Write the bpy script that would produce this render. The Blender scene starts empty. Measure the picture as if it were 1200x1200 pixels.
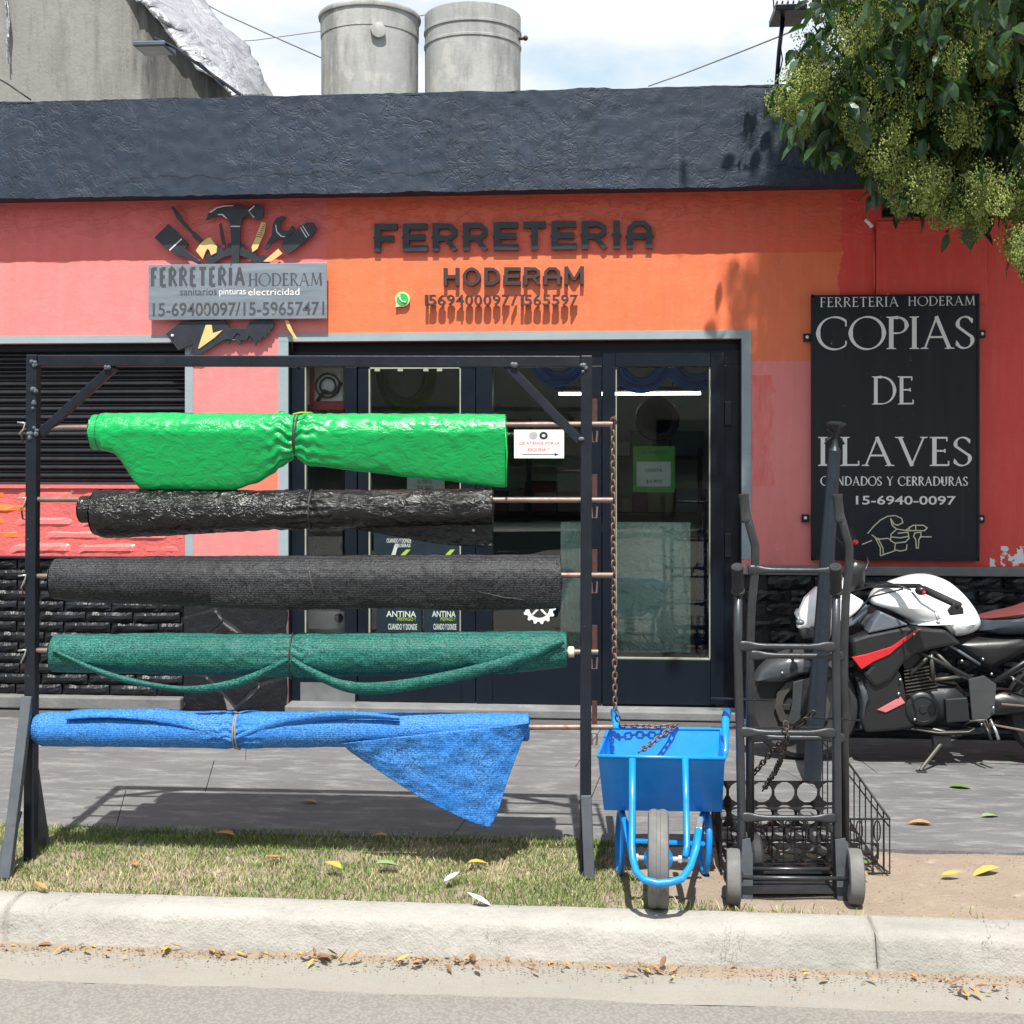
import bpy, math, random
from mathutils import Vector, noise, Matrix
R = math.radians
random.seed(7)
rnd = random.random
def U(a, b): return a + (b - a) * rnd()
S = bpy.context.scene
# ------------------------------------------------------------------ camera
YAW = R(4.5); FPX = 1450.0; HZ = 525.0; CAMZ = 1.6
CAM = Vector((0, -7.417, CAMZ))
FW = Vector((-math.sin(YAW), math.cos(YAW), 0)); RT = Vector((math.cos(YAW), math.sin(YAW), 0)); UP = Vector((0, 0, 1))
cd = bpy.data.cameras.new('camera'); cam = bpy.data.objects.new('camera', cd); S.collection.objects.link(cam)
cam.location = CAM; cam.rotation_euler = (R(90), 0, YAW)
cd.sensor_width = 36; cd.lens = 36 * FPX / 1200; cd.shift_y = -(600 - HZ) / 1200; cd.clip_end = 2000
S.camera = cam
# ------------------------------------------------------------------ world, sun, exposure
SUN_EL = R(62)
w = bpy.data.worlds.new('World'); S.world = w; w.use_nodes = True
nt = w.node_tree; nt.nodes.clear()
def wn(t, **k):
    n = nt.nodes.new(t)
    for a, b in k.items(): setattr(n, a, b)
    return n
sky = wn('ShaderNodeTexSky', sky_type='NISHITA', sun_disc=False, sun_elevation=SUN_EL, sun_rotation=math.pi - YAW)
tc = wn('ShaderNodeTexCoord'); mp = wn('ShaderNodeMapping'); mp.inputs['Scale'].default_value = (1, 1, 2.4)
mp.inputs['Location'].default_value = (0.35, 0.1, 0.2)
nz = wn('ShaderNodeTexNoise'); nz.inputs['Scale'].default_value = 2.3; nz.inputs['Detail'].default_value = 7; nz.inputs['Roughness'].default_value = .55
rp = wn('ShaderNodeMapRange'); rp.inputs['From Min'].default_value = .37; rp.inputs['From Max'].default_value = .54
mx = wn('ShaderNodeMix', data_type='RGBA'); mx.inputs['B'].default_value = (10.0, 10.3, 10.7, 1)
hs = wn('ShaderNodeMix', data_type='RGBA', blend_type='MULTIPLY'); hs.inputs['Factor'].default_value = 1; hs.inputs['B'].default_value = (1.9, 2.25, 1.95, 1)
bg = wn('ShaderNodeBackground'); bg.inputs['Strength'].default_value = .064
out = wn('ShaderNodeOutputWorld')
L = nt.links.new
L(tc.outputs['Generated'], mp.inputs['Vector']); L(mp.outputs[0], nz.inputs['Vector']); L(nz.outputs['Fac'], rp.inputs['Value'])
L(rp.outputs[0], mx.inputs['Factor']); L(sky.outputs[0], hs.inputs['A']); L(hs.outputs['Result'], mx.inputs['A']); L(mx.outputs['Result'], bg.inputs['Color']); L(bg.outputs[0], out.inputs[0])
sl = bpy.data.lights.new('sun', 'SUN'); sl.energy = 5.0; sl.angle = R(.55); sl.color = (1, .955, .88)
sun = bpy.data.objects.new('sun', sl); S.collection.objects.link(sun)
sdir = Vector((FW.x * math.cos(SUN_EL), FW.y * math.cos(SUN_EL), -math.sin(SUN_EL)))
sun.rotation_euler = sdir.to_track_quat('-Z', 'Y').to_euler(); sun.location = (0, -6, 12)
S.view_settings.view_transform = 'Standard'; S.view_settings.look = 'None'; S.view_settings.gamma = 1
S.view_settings.use_curve_mapping = False; S.view_settings.exposure = 0.65
# ------------------------------------------------------------------ helpers
def PD(px, py, d):
    return CAM + d * (FW + RT * ((px - 600) / FPX) + UP * ((HZ - py) / FPX))
def P(px, py, Y):
    dr = FW + RT * ((px - 600) / FPX) + UP * ((HZ - py) / FPX)
    return CAM + dr * ((Y - CAM.y) / dr.y)
def G(px, py, z=0.0):
    dr = FW + RT * ((px - 600) / FPX) + UP * ((HZ - py) / FPX)
    return CAM + dr * ((z - CAM.z) / dr.z)
def XF(px, Y=0.0): return P(px, HZ, Y).x
def proj(p):
    q = p - CAM; d = q.dot(FW)
    if d < .3: return (99999, 99999)
    return (600 + FPX * q.dot(RT) / d, HZ - FPX * q.z / d)
class MB:
    def __init__(s): s.v = []; s.f = []
    def add(s, vs, fs):
        b = len(s.v); s.v += [Vector(v) for v in vs]; s.f += [tuple(i + b for i in f) for f in fs]; return s
    def box(s, a, b):
        x0, y0, z0 = a; x1, y1, z1 = b
        s.add([(x0,y0,z0),(x1,y0,z0),(x1,y1,z0),(x0,y1,z0),(x0,y0,z1),(x1,y0,z1),(x1,y1,z1),(x0,y1,z1)],
              [(0,3,2,1),(4,5,6,7),(0,1,5,4),(1,2,6,5),(2,3,7,6),(3,0,4,7)])
        return s
    def rect(s, px0, py0, px1, py1, Y, th):
        zc = (px0 + px1) / 2
        s.box((XF(px0, Y), Y, P(zc, py1, Y).z), (XF(px1, Y), Y + th, P(zc, py0, Y).z)); return s
    def bar(s, p0, p1, w, h, side=None):
        p0 = Vector(p0); p1 = Vector(p1); d = (p1 - p0).normalized()
        a = Vector(side) if side else RT
        if abs(d.dot(a)) > .9: a = UP
        u = (a - d * a.dot(d)).normalized(); v = d.cross(u)
        q = [(-1,-1),(1,-1),(1,1),(-1,1)]
        vs = [p0 + u*i*w/2 + v*j*h/2 for i, j in q] + [p1 + u*i*w/2 + v*j*h/2 for i, j in q]
        s.add(vs, [(3,2,1,0),(4,5,6,7),(0,1,5,4),(1,2,6,5),(2,3,7,6),(3,0,4,7)]); return s
    def tube(s, pts, r, n=10, closed=False):
        pts = [Vector(p) for p in pts]; m = len(pts)
        rs = r if isinstance(r, (list, tuple)) else [r] * m
        T = []
        for i in range(m):
            if closed: t = pts[(i+1) % m] - pts[i-1]
            else: t = pts[min(i+1, m-1)] - pts[max(i-1, 0)]
            T.append(t.normalized())
        a = Vector((0,0,1)) if abs(T[0].z) < .8 else Vector((1,0,0))
        u = (a - T[0]*a.dot(T[0])).normalized(); vs = []
        for i in range(m):
            u = (u - T[i]*u.dot(T[i])).normalized(); v = T[i].cross(u)
            for k in range(n):
                an = 2*math.pi*k/n; vs.append(pts[i] + (u*math.cos(an) + v*math.sin(an))*rs[i])
        fs = []
        for i in range(m if closed else m-1):
            j = (i+1) % m
            for k in range(n):
                l = (k+1) % n; fs.append((i*n+k, i*n+l, j*n+l, j*n+k))
        if not closed: fs += [tuple(range(n))[::-1], tuple(range((m-1)*n, m*n))]
        s.add(vs, fs); return s
    def prism(s, pts, ext):
        ext = Vector(ext); n = len(pts); pts = [Vector(p) for p in pts]
        s.add(pts + [p + ext for p in pts], [tuple(range(n)), tuple(range(n, 2*n))[::-1]] + [(i, n+i, n+(i+1) % n, (i+1) % n) for i in range(n)]); return s
    def lathe(s, c, prof, n=24, axis=UP, squash=1):
        c = Vector(c); ax = Vector(axis).normalized(); a = Vector((1,0,0)) if abs(ax.x) < .8 else UP
        u = (a - ax*a.dot(ax)).normalized(); v = ax.cross(u); vs = []; m = len(prof)
        for r, h in prof:
            for k in range(n):
                an = 2*math.pi*k/n; vs.append(c + ax*h + (u*math.cos(an)*squash + v*math.sin(an))*r)
        fs = [(i*n+k, i*n+(k+1) % n, (i+1)*n+(k+1) % n, (i+1)*n+k) for i in range(m-1) for k in range(n)]
        fs += [tuple(range(n))[::-1], tuple(range((m-1)*n, m*n))]
        s.add(vs, fs); return s
    def ball(s, c, r, n=8, sc=(1,1,1)):
        c = Vector(c); prof = [(max(.02*r, r*math.sin(math.pi*i/(n//2+2))), -r*math.cos(math.pi*i/(n//2+2))) for i in range(n//2+3)]
        b = len(s.v); s.lathe((0,0,0), prof, n)
        for i in range(b, len(s.v)): q = s.v[i]; s.v[i] = c + Vector((q.x*sc[0], q.y*sc[1], q.z*sc[2]))
        return s
    def puff(s, pts, th, sm=2, rings=(1, .97, .88, .7, .4)):
        """closed pillow of half thickness th from an outline lying in a vertical plane"""
        pts = [Vector(p) for p in pts]; q = []
        n0 = len(pts)
        for i in range(n0):
            for k in range(3): q.append(pts[i].lerp(pts[(i+1) % n0], k/3))
        for _ in range(sm): q = [(q[i-1] + q[i]*2 + q[(i+1) % len(q)]) / 4 for i in range(len(q))]
        n = len(q); c = sum(q, Vector()) / n; nrm = Vector((0, 1, 0)); vs = []
        lay = [(r_, -1) for r_ in rings[::-1]] + [(r_, 1) for r_ in rings]
        for r_, sg in lay:
            o = th * (math.sqrt(max(0, 1 - r_**2.6)) * .7 + .3) * sg
            vs += [c + (p - c)*r_ + nrm*o for p in q]
        m = len(lay); b = len(s.v)
        fs = [(i*n+k, i*n+(k+1) % n, (i+1)*n+(k+1) % n, (i+1)*n+k) for i in range(m-1) for k in range(n)]
        vs += [c - nrm*th, c + nrm*th]; e = len(vs)
        fs += [(e-2, (k+1) % n, k) for k in range(n)] + [(e-1, (m-1)*n+k, (m-1)*n+(k+1) % n) for k in range(n)]
        s.add(vs, fs); return s
    def grid(s, fn, nu, nv, closed_u=False):
        vs = [fn(i/nu, j/nv) for j in range(nv+1) for i in range(nu+1)]
        s.add(vs, [(j*(nu+1)+i, j*(nu+1)+i+1, (j+1)*(nu+1)+i+1, (j+1)*(nu+1)+i) for j in range(nv) for i in range(nu)]); return s
    def mesh(s, name, origin=Vector(), smooth=False):
        me = bpy.data.meshes.new(name); me.from_pydata([v - origin for v in s.v], [], s.f); me.update()
        if smooth: me.polygons.foreach_set('use_smooth', [True]*len(me.polygons))
        return me
    def build(s, name, mat, parent=None, smooth=False, bevel=0, solid=0, auto=False):
        if parent is not None: o_ = worg(parent)
        else:
            xs = [v.x for v in s.v]; ys = [v.y for v in s.v]; zs = [v.z for v in s.v]
            o_ = Vector(((min(xs)+max(xs))/2, (min(ys)+max(ys))/2, min(zs)))
        me = s.mesh(name, o_, smooth or auto); me.materials.append(mat)
        if auto: me.set_sharp_from_angle(angle=R(38))
        o = bpy.data.objects.new(name, me); S.collection.objects.link(o)
        if parent is not None: o.parent = parent
        else: o.location = o_
        if solid:
            m = o.modifiers.new('solid', 'SOLIDIFY'); m.thickness = solid; m.offset = 0
        if bevel:
            m = o.modifiers.new('bevel', 'BEVEL'); m.width = bevel; m.segments = 2; m.limit_method = 'ANGLE'
        return o
def worg(o):
    p = Vector()
    while o is not None: p = p + o.location; o = o.parent
    return p
def place(name, me, parent, loc, rot=None, scale=None):
    o = bpy.data.objects.new(name, me); S.collection.objects.link(o); o.parent = parent
    o.location = Vector(loc) - (worg(parent) if parent else Vector())
    if rot is not None:
        if hasattr(rot, 'w'): o.rotation_euler = rot.to_euler()
        else: o.rotation_euler = rot
    if scale: o.scale = scale
    return o
def tag(o, label=None, cat=None, group=None, kind=None):
    if label: o['label'] = label
    if cat: o['category'] = cat
    if group: o['group'] = group
    if kind: o['kind'] = kind
    return o
def thing(name, loc, label, cat, group=None):
    o = bpy.data.objects.new(name, None); o.empty_display_size = .1; S.collection.objects.link(o); o.location = loc
    return tag(o, label, cat, group)
def copy_tree(o, parent=None):
    c = o.copy(); S.collection.objects.link(c); c.parent = parent
    for ch in list(o.children): copy_tree(ch, c)
    return c
# ------------------------------------------------------------------ materials
class N:
    def __init__(s, name):
        s.m = bpy.data.materials.new(name); s.m.use_nodes = True; s.t = s.m.node_tree
        s.b = s.t.nodes['Principled BSDF']; s.o = s.t.nodes['Material Output']
    def n(s, t, **k):
        n = s.t.nodes.new(t)
        for a, b in k.items():
            if a.startswith('_'): n.inputs[a[1:].replace('_', ' ')].default_value = b
            else: setattr(n, a, b)
        return n
    def l(s, a, b): s.t.links.new(a, b)
    def co(s, world=False, stretch=(1,1,1), loc=(0,0,0)):
        src = s.n('ShaderNodeNewGeometry').outputs['Position'] if world else s.n('ShaderNodeTexCoord').outputs['Object']
        mp = s.n('ShaderNodeMapping'); mp.inputs['Scale'].default_value = stretch; mp.inputs['Location'].default_value = loc
        s.l(src, mp.inputs[0]); return mp.outputs[0]
    def noise(s, co, scale, detail=5, rough=.6, dist=0):
        n = s.n('ShaderNodeTexNoise', _Scale=scale, _Detail=detail, _Roughness=rough, _Distortion=dist); s.l(co, n.inputs['Vector']); return n.outputs['Fac']
    def vor(s, co, scale, feature='F1'):
        n = s.n('ShaderNodeTexVoronoi', feature=feature, _Scale=scale); s.l(co, n.inputs['Vector']); return n.outputs['Distance']
    def rng(s, v, a, b, c=0, d=1):
        n = s.n('ShaderNodeMapRange'); n.inputs['From Min'].default_value = a; n.inputs['From Max'].default_value = b
        n.inputs['To Min'].default_value = c; n.inputs['To Max'].default_value = d; s.l(v, n.inputs['Value']); return n.outputs[0]
    def mix(s, f, a, b, mode='MIX'):
        n = s.n('ShaderNodeMix', data_type='RGBA', blend_type=mode)
        for v, k in ((f, 'Factor'), (a, 'A'), (b, 'B')):
            i = [x for x in n.inputs if x.name == k and (x.type == 'RGBA' or k == 'Factor')][0]
            if isinstance(v, (int, float)): i.default_value = v
            elif isinstance(v, tuple): i.default_value = (*v, 1) if len(v) == 3 else v
            else: s.l(v, i)
        return [x for x in n.outputs if x.type == 'RGBA'][0]
    def math(s, op, a, b=None, clamp=False):
        n = s.n('ShaderNodeMath', operation=op, use_clamp=clamp)
        for i, v in enumerate((a, b)):
            if v is None: continue
            if isinstance(v, (int, float)): n.inputs[i].default_value = v
            else: s.l(v, n.inputs[i])
        return n.outputs[0]
    def bump(s, h, strength=.5, dist=.005, prev=None):
        n = s.n('ShaderNodeBump', _Strength=strength, _Distance=dist); s.l(h, n.inputs['Height'])
        if prev is not None: s.l(prev, n.inputs['Normal'])
        return n.outputs[0]
    def done(s, col=None, rough=None, metal=0, nrm=None, spec=.5, coat=0):
        def setv(k, v):
            if v is None: return
            if isinstance(v, (int, float)): s.b.inputs[k].default_value = v
            elif isinstance(v, tuple): s.b.inputs[k].default_value = (*v, 1)
            else: s.l(v, s.b.inputs[k])
        setv('Base Color', col); setv('Roughness', rough); setv('Metallic', metal); setv('Specular IOR Level', spec); setv('Coat Weight', coat)
        if nrm is not None: s.l(nrm, s.b.inputs['Normal'])
        return s.m
def mul(c, k): return tuple(min(1, x*k) for x in c)
def M(name, col, rough=.6, metal=0, var=.15, vs=5, bump=.2, bs=80, bd=.002, speck=None, rand=0, island=0, stretch=(1,1,1), spec=.5, coat=0, world=False):
    s = N(name); co = s.co(world, stretch)
    c = s.mix(s.noise(co, vs), mul(col, 1-var*2), mul(col, 1+var*2))
    if speck:
        sc_, th_, cc = speck; c = s.mix(s.rng(s.noise(co, sc_, 6, .65), th_, th_+.05), c, cc)
    if rand:
        v = s.rng(s.n('ShaderNodeObjectInfo').outputs['Random'], 0, 1, 1-rand, 1+rand); c = s.mix(1, c, v, 'MULTIPLY')
    if island:
        v = s.rng(s.n('ShaderNodeNewGeometry').outputs['Random Per Island'], 0, 1, 1-island, 1+island); c = s.mix(1, c, v, 'MULTIPLY')
    nr = s.bump(s.noise(co, bs, 4), bump, bd) if bump else None
    r_ = s.rng(s.noise(co, vs*2.3), .3, .7, rough*.8, min(1, rough*1.2))
    return s.done(c, r_, metal, nr, spec, coat)
# facade paint: colour zones with ragged edges
def facade_mat():
    s = N('facade_paint'); co = s.co(True)
    sx = s.n('ShaderNodeSeparateXYZ'); s.l(co, sx.inputs[0]); X, Z = sx.outputs[0], sx.outputs[2]
    j = s.math('MULTIPLY', s.math('SUBTRACT', s.noise(co, 7, 6, .7), .5), .16)
    j2 = s.math('MULTIPLY', s.math('SUBTRACT', s.noise(co, 22, 4, .7), .5), .03)
    Xj = s.math('ADD', X, j); Zj = s.math('ADD', Z, j2)
    a = s.math('MULTIPLY', s.math('GREATER_THAN', X, XF(383)), s.math('LESS_THAN', Xj, XF(1005)))
    a = s.math('MULTIPLY', a, s.math('GREATER_THAN', Zj, P(900, 423, 0).z))
    pink = s.mix(s.noise(co, 1.6, 6), (.66, .175, .17), (.76, .24, .235))
    orange = s.mix(s.noise(co, 1.1, 6), (.70, .14, .05), (.80, .19, .08))
    red = s.mix(s.noise(co, 1.3, 6), (.62, .050, .038), (.72, .075, .058))
    c = s.mix(a, pink, orange)
    # right end of the wall is a deeper red coat
    b = s.math('GREATER_THAN', Xj, XF(985)); c = s.mix(b, c, red)
    top = s.math('MULTIPLY', s.math('GREATER_THAN', Zj, P(600, 300, 0).z), 0.55); c = s.mix(top, c, red)  # upper band, up to the parapet, mixed part way to red
    # orange touch-ups
    t = s.math('MULTIPLY', s.math('MULTIPLY', s.math('GREATER_THAN', X, XF(262)), s.math('LESS_THAN', X, XF(325))),
               s.math('MULTIPLY', s.math('LESS_THAN', Z, P(290, 545, 0).z), s.math('GREATER_THAN', Zj, P(290, 590, 0).z)))
    c = s.mix(s.math('MULTIPLY', t, .7), c, orange)
    t = s.math('MULTIPLY', s.math('MULTIPLY', s.math('GREATER_THAN', Xj, XF(880)), s.math('LESS_THAN', Xj, XF(905))), s.math('MULTIPLY', s.math('GREATER_THAN', Zj, P(890, 570, 0).z), s.math('LESS_THAN', Zj, P(890, 440, 0).z)))
    c = s.mix(s.math('MULTIPLY', t, s.rng(s.noise(s.co(True, (6, 1, 1.2)), 4, 6, .7), .4, .6, .05, .55)), c, red)
    # chips showing white plaster, mostly low on the right
    low = s.math('MULTIPLY', s.math('LESS_THAN', Z, P(1180, 640, 0).z), s.math('GREATER_THAN', X, XF(1160)))
    ch = s.math('GREATER_THAN', s.noise(co, 11, 5, .6), .52); c = s.mix(s.math('MULTIPLY', low, ch), c, (.75, .76, .76))
    ch = s.math('GREATER_THAN', s.noise(co, 26, 3, .55), .79); c = s.mix(ch, c, (.75, .7, .68))
    c = s.mix(s.rng(s.noise(s.co(True, (3, 3, .5)), 2.2, 7, .7), .5, .78, 0, .3), c, (.35, .09, .06))
    c = s.mix(s.rng(s.noise(s.co(True, (4, 1, .6)), 5, 6, .7), .45, .65, 0, .05), c, (.9, .45, .38))
    c = s.mix(s.rng(s.noise(s.co(True, (9, 1, .25)), 1.7, 7, .75), .60, .85, 0, .28), c, (.30, .06, .045))
    peel = s.math('MULTIPLY', s.rng(Z, P(600, 300, 0).z, P(600, 262, 0).z), s.rng(s.noise(s.co(True, (1, 1, 2)), 6, 7, .7), .48, .55))
    h = s.math('ADD', s.noise(co, 5, 8, .62), s.math('MULTIPLY', peel, .35)); n1 = s.bump(h, .45, .02); n2 = s.bump(s.noise(co, 60, 4), .25, .003, n1)
    return s.done(c, .42, 0, n2)
def parapet_mat():
    s = N('parapet_paint'); co = s.co(True); cs = s.co(True, (1.7, 1, 1))
    c = s.mix(s.noise(co, 1.1, 5), (.012, .021, .038), (.031, .047, .074))
    c = s.mix(s.rng(s.noise(cs, 3, 8, .7), .60, .75, 0, .7), c, (.014, .018, .028))
    c = s.mix(s.math('GREATER_THAN', s.noise(co, 9, 6, .6), .76), c, (.16, .18, .20))
    c = s.mix(s.rng(s.noise(s.co(True, (5, 1, .35)), 2.4, 7, .7), .50, .76, 0, .5), c, (.010, .013, .020)); c = s.mix(s.rng(s.noise(s.co(True, (7, 1, .5)), 2.1, 7, .75), .60, .8, 0, .35), c, (.11, .125, .14))
    # one long crack
    sx = s.n('ShaderNodeSeparateXYZ'); s.l(co, sx.inputs[0])
    zz = s.math('ADD', sx.outputs[2], s.math('MULTIPLY', s.math('SUBTRACT', s.noise(s.co(True, (1, 0, 0)), 3.2, 8, .6), .5), .22))
    d = s.math('ABSOLUTE', s.math('SUBTRACT', zz, 3.22)); cr = s.rng(d, .002, .006, 1, 0)
    cr = s.math('MULTIPLY', cr, s.math('GREATER_THAN', sx.outputs[0], XF(150, -.19)))
    c = s.mix(s.math('MULTIPLY', cr, .85), c, (.008, .009, .012))
    v = s.math('ABSOLUTE', s.math('SUBTRACT', s.noise(co, 9, 5, .6, .6), .5))
    patch = s.rng(s.noise(co, 1.9, 4, .6), .42, .62, .12, 1)
    n1 = s.bump(s.math('MULTIPLY', s.rng(v, 0, .045, 0, 1), patch), .42, .010); n2 = s.bump(s.math('MULTIPLY', s.noise(co, 30, 5, .6, .8), patch), .45, .007, n1); n3 = s.bump(cr, -.8, .01, n2)
    return s.done(c, .58, 0, n3, .35)
def weave_mat(name, col, light, rough=.55, stripes=760, sk=.4):
    s = N(name); co = s.co()
    sp = s.noise(s.co(stretch=(1, 1.6, 1.6)), 150, 3, .6)
    c = s.mix(s.rng(sp, .36, .66), mul(col, .35), light)
    c = s.mix(s.rng(s.noise(co, 5, 5), .35, .7, 0, .6), c, col)
    wv = s.n('ShaderNodeTexWave', wave_type='BANDS', bands_direction='Z', _Scale=stripes/6.28/3.2, _Distortion=1.4, _Detail=2); s.l(co, wv.inputs['Vector'])
    wv.inputs['Detail Scale'].default_value = 3
    c = s.mix(s.rng(wv.outputs['Fac'], 0, .55, sk, 0), c, mul(col, .35))
    n1 = s.bump(sp, .3, .003); n2 = s.bump(wv.outputs['Fac'], .22, .002, n1); n3 = s.bump(s.noise(co, 10, 5), .35, .014, n2)
    return s.done(c, rough, 0, n3, .2)
def tarp_mat(name, col, rough=.3, wr=.6, sc=16, dist=.014):
    s = N(name); co = s.co(stretch=(1, 1, 1.6))
    a = s.math('ABSOLUTE', s.math('SUBTRACT', s.noise(co, sc, 5, .6, .6), .5)); b = s.math('ABSOLUTE', s.math('SUBTRACT', s.noise(co, sc*2.3, 4, .6, .8), .5))
    n1 = s.bump(a, wr, dist*2.4); n2 = s.bump(b, wr*.45, dist, n1)
    c = s.mix(s.noise(co, 3), mul(col, .85), mul(col, 1.12))
    g = s.n('ShaderNodeTexNoise', _Scale=500.0); s.l(co, g.inputs['Vector']); n3 = s.bump(g.outputs['Fac'], .1, .001, n2)
    return s.done(c, rough, 0, n3, .5)
def glass_mat(name='shop_glass', tint=(.97, 1, .99)):
    s = N(name); s.t.nodes.remove(s.b)
    tr = s.n('ShaderNodeBsdfTransparent'); tr.inputs[0].default_value = (*tint, 1)
    gl = s.n('ShaderNodeBsdfGlossy'); gl.inputs['Roughness'].default_value = .015; gl.inputs[0].default_value = (1, 1, 1, 1)
    fr = s.n('ShaderNodeFresnel', _IOR=1.52); mm = s.n('ShaderNodeMixShader')
    f = s.math('MULTIPLY', fr.outputs[0], 1.0, True)
    s.l(f, mm.inputs[0]); s.l(tr.outputs[0], mm.inputs[1]); s.l(gl.outputs[0], mm.inputs[2]); s.l(mm.outputs[0], s.o.inputs[0]); return s.m
def emit_mat(name, col, st):
    s = N(name); s.b.inputs['Base Color'].default_value = (*col, 1); s.b.inputs['Emission Color'].default_value = (*col, 1); s.b.inputs['Emission Strength'].default_value = st; return s.m
m_facade = facade_mat(); m_parapet = parapet_mat()
m_trim = M('grey_trim_paint', (.27, .33, .36), .55, var=.1, bump=.3)
m_frame = M('black_frame_paint', (.0045, .008, .015), .36, var=.2, vs=3, bump=.25, bs=40, speck=(55, .75, (.10, .10, .10)), spec=.3)
m_rack = M('rack_black_paint', (.009, .0125, .019), .4, var=.25, vs=9, bump=.4, bs=70, speck=(34, .68, (.12, .125, .13)), spec=.35)
m_rackgrey = M('worn_grey_steel', (.07, .082, .098), .55, 0, var=.25, vs=12, bump=.3, speck=(30, .66, (.05, .045, .04)))
m_brickblack = M('black_painted_brick', (.007, .0085, .012), .36, var=.3, vs=9, bump=.8, bs=26, bd=.010, speck=(24, .70, (.11, .115, .12)), rand=.3, spec=.4)
m_brickpink = M('pink_painted_brick', (.74, .15, .14), .45, var=.12, vs=6, bump=.7, bs=26, bd=.010, speck=(9, .63, (.72, .66, .63)), rand=.08)
m_brickor = M('orange_painted_brick', (.80, .16, .035), .45, var=.12, vs=6, bump=.7, bs=26, bd=.010, speck=(14, .72, (.8, .4, .3)), rand=.08)
m_mortarb = M('black_mortar', (.008, .009, .012), .5, bump=.6, bs=40, bd=.01)
m_mortarp = M('pink_mortar', (.58, .11, .105), .6, bump=.6, bs=40, bd=.01)
m_vein = M('pale_joint', (.16, .16, .16), .7, bump=.5, bs=50, bd=.006)
m_flag = M('black_flagstone', (.006, .0075, .011), .4, var=.3, vs=7, bump=.8, bs=14, bd=.016, speck=(30, .7, (.14, .14, .15)), rand=.3)
m_ledge = M('grey_ledge', (.15, .15, .15), .7, var=.25, vs=6, bump=.5, bs=40, bd=.006)
m_sill = M('worn_sill', (.16, .165, .17), .75, var=.3, vs=5, bump=.4, bs=60, bd=.004, speck=(9, .62, (.26, .25, .24)))
m_slat = M('black_shutter_paint', (.024, .026, .033), .33, var=.25, vs=8, bump=.3, bs=60, speck=(40, .73, (.16, .16, .17)), rand=.2)
m_rod = M('rod_steel', (.20, .145, .125), .5, .4, var=.3, vs=14, bump=.2, speck=(20, .6, (.20, .09, .06)))
m_rust = M('rusty_steel', (.075, .032, .026), .7, .3, var=.35, vs=30, bump=.5, bs=150, bd=.003)
m_chain = M('rusty_chain_steel', (.19, .125, .10), .5, .6, var=.3, vs=40, bump=.4, bs=200)
m_zinc = M('zinc_wire', (.5, .5, .48), .35, .8)
m_blue = M('blue_enamel', (.006, .225, .68), .34, var=.16, vs=9, bump=.22, bs=36, speck=(20, .69, (.10, .13, .17)), coat=.1)
m_rubber = M('grey_rubber', (.135, .135, .13), .75, var=.2, vs=14, bump=.5, bs=120, speck=(20, .66, (.10, .095, .09)))
m_tyre = M('black_rubber', (.022, .022, .024), .7, var=.2, bump=.4, bs=120)
m_truck = M('gunmetal_tube', (.058, .062, .070), .33, .6, var=.22, vs=11, bump=.2, speck=(38, .74, (.22, .2, .18)))
m_grip = M('black_foam_grip', (.02, .021, .022), .8, bump=.8, bs=160, bd=.003)
m_bollard = M('bollard_paint', (.011, .017, .026), .4, var=.25, vs=7, bump=.5, bs=60, bd=.004, speck=(30, .72, (.12, .13, .14)))
m_basket = M('dark_wire', (.025, .024, .027), .5, .5, var=.3, vs=30, bump=.4, speck=(30, .6, (.12, .055, .04)))
m_board = M('sign_board_black', (.0055, .0095, .015), .5, var=.3, vs=3, bump=.2, bs=40, stretch=(3, 1, .6), speck=(45, .76, (.16, .18, .20)), spec=.3)
def board_mat():
    s = N('sign_board_black'); co = s.co(True); c = s.mix(s.noise(s.co(True, (4, 1, .4)), 2.6, 7, .7), (.003, .006, .011), (.014, .022, .030))
    c = s.mix(s.rng(s.noise(s.co(True, (9, 1, .35)), 3.2, 8, .75), .56, .8, 0, .45), c, (.05, .06, .065)); c = s.mix(s.rng(s.noise(s.co(True, (.5, 1, 14)), 9, 6, .8), .70, .78, 0, .5), c, (.10, .12, .13))
    c = s.mix(s.math('GREATER_THAN', s.noise(co, 42, 4, .6), .735), c, (.18, .2, .22)); return s.done(c, .5, 0, s.bump(s.noise(co, 30, 5), .25, .004), .35)
m_board = board_mat()
m_white = M('white_lettering', (.72, .73, .74), .55, var=.08, bump=.1)
m_cream = M('cream_line', (.66, .60, .46), .6, bump=.1)
m_letter = M('dark_letter_paint', (.022, .026, .036), .4, var=.25, vs=9, bump=.25)
m_letter2 = M('brown_letter_side', (.045, .028, .030), .5, var=.2, bump=.2)
m_plaque = M('brushed_metal', (.35, .39, .44), .32, .75, var=.25, vs=2, bump=.15, bs=20, stretch=(1, 1, 14))
m_plaqueink = M('plaque_letters', (.07, .075, .085), .45, .2, speck=(14, .64, (.42, .34, .22)))
m_yellow = M('cream_paint', (.62, .45, .18), .5, var=.2, bump=.1)
m_grey = M('silver_grey', (.42, .43, .44), .5, .2)
def foil_mat():
    s = N('silver_membrane'); co = s.co()
    a = s.math('ABSOLUTE', s.math('SUBTRACT', s.noise(s.co(stretch=(1, 1, 1)), 3.2, 6, .6, 1.0), .5))
    c = s.mix(s.rng(s.noise(co, 2.2, 6, .7), .35, .7), (.26, .27, .30), (.50, .51, .54)); c = s.mix(s.rng(a, 0, .02, .7, 0), c, (.10, .10, .12))
    return s.done(c, .4, .25, s.bump(a, .8, .09))
m_foil = foil_mat()
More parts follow.
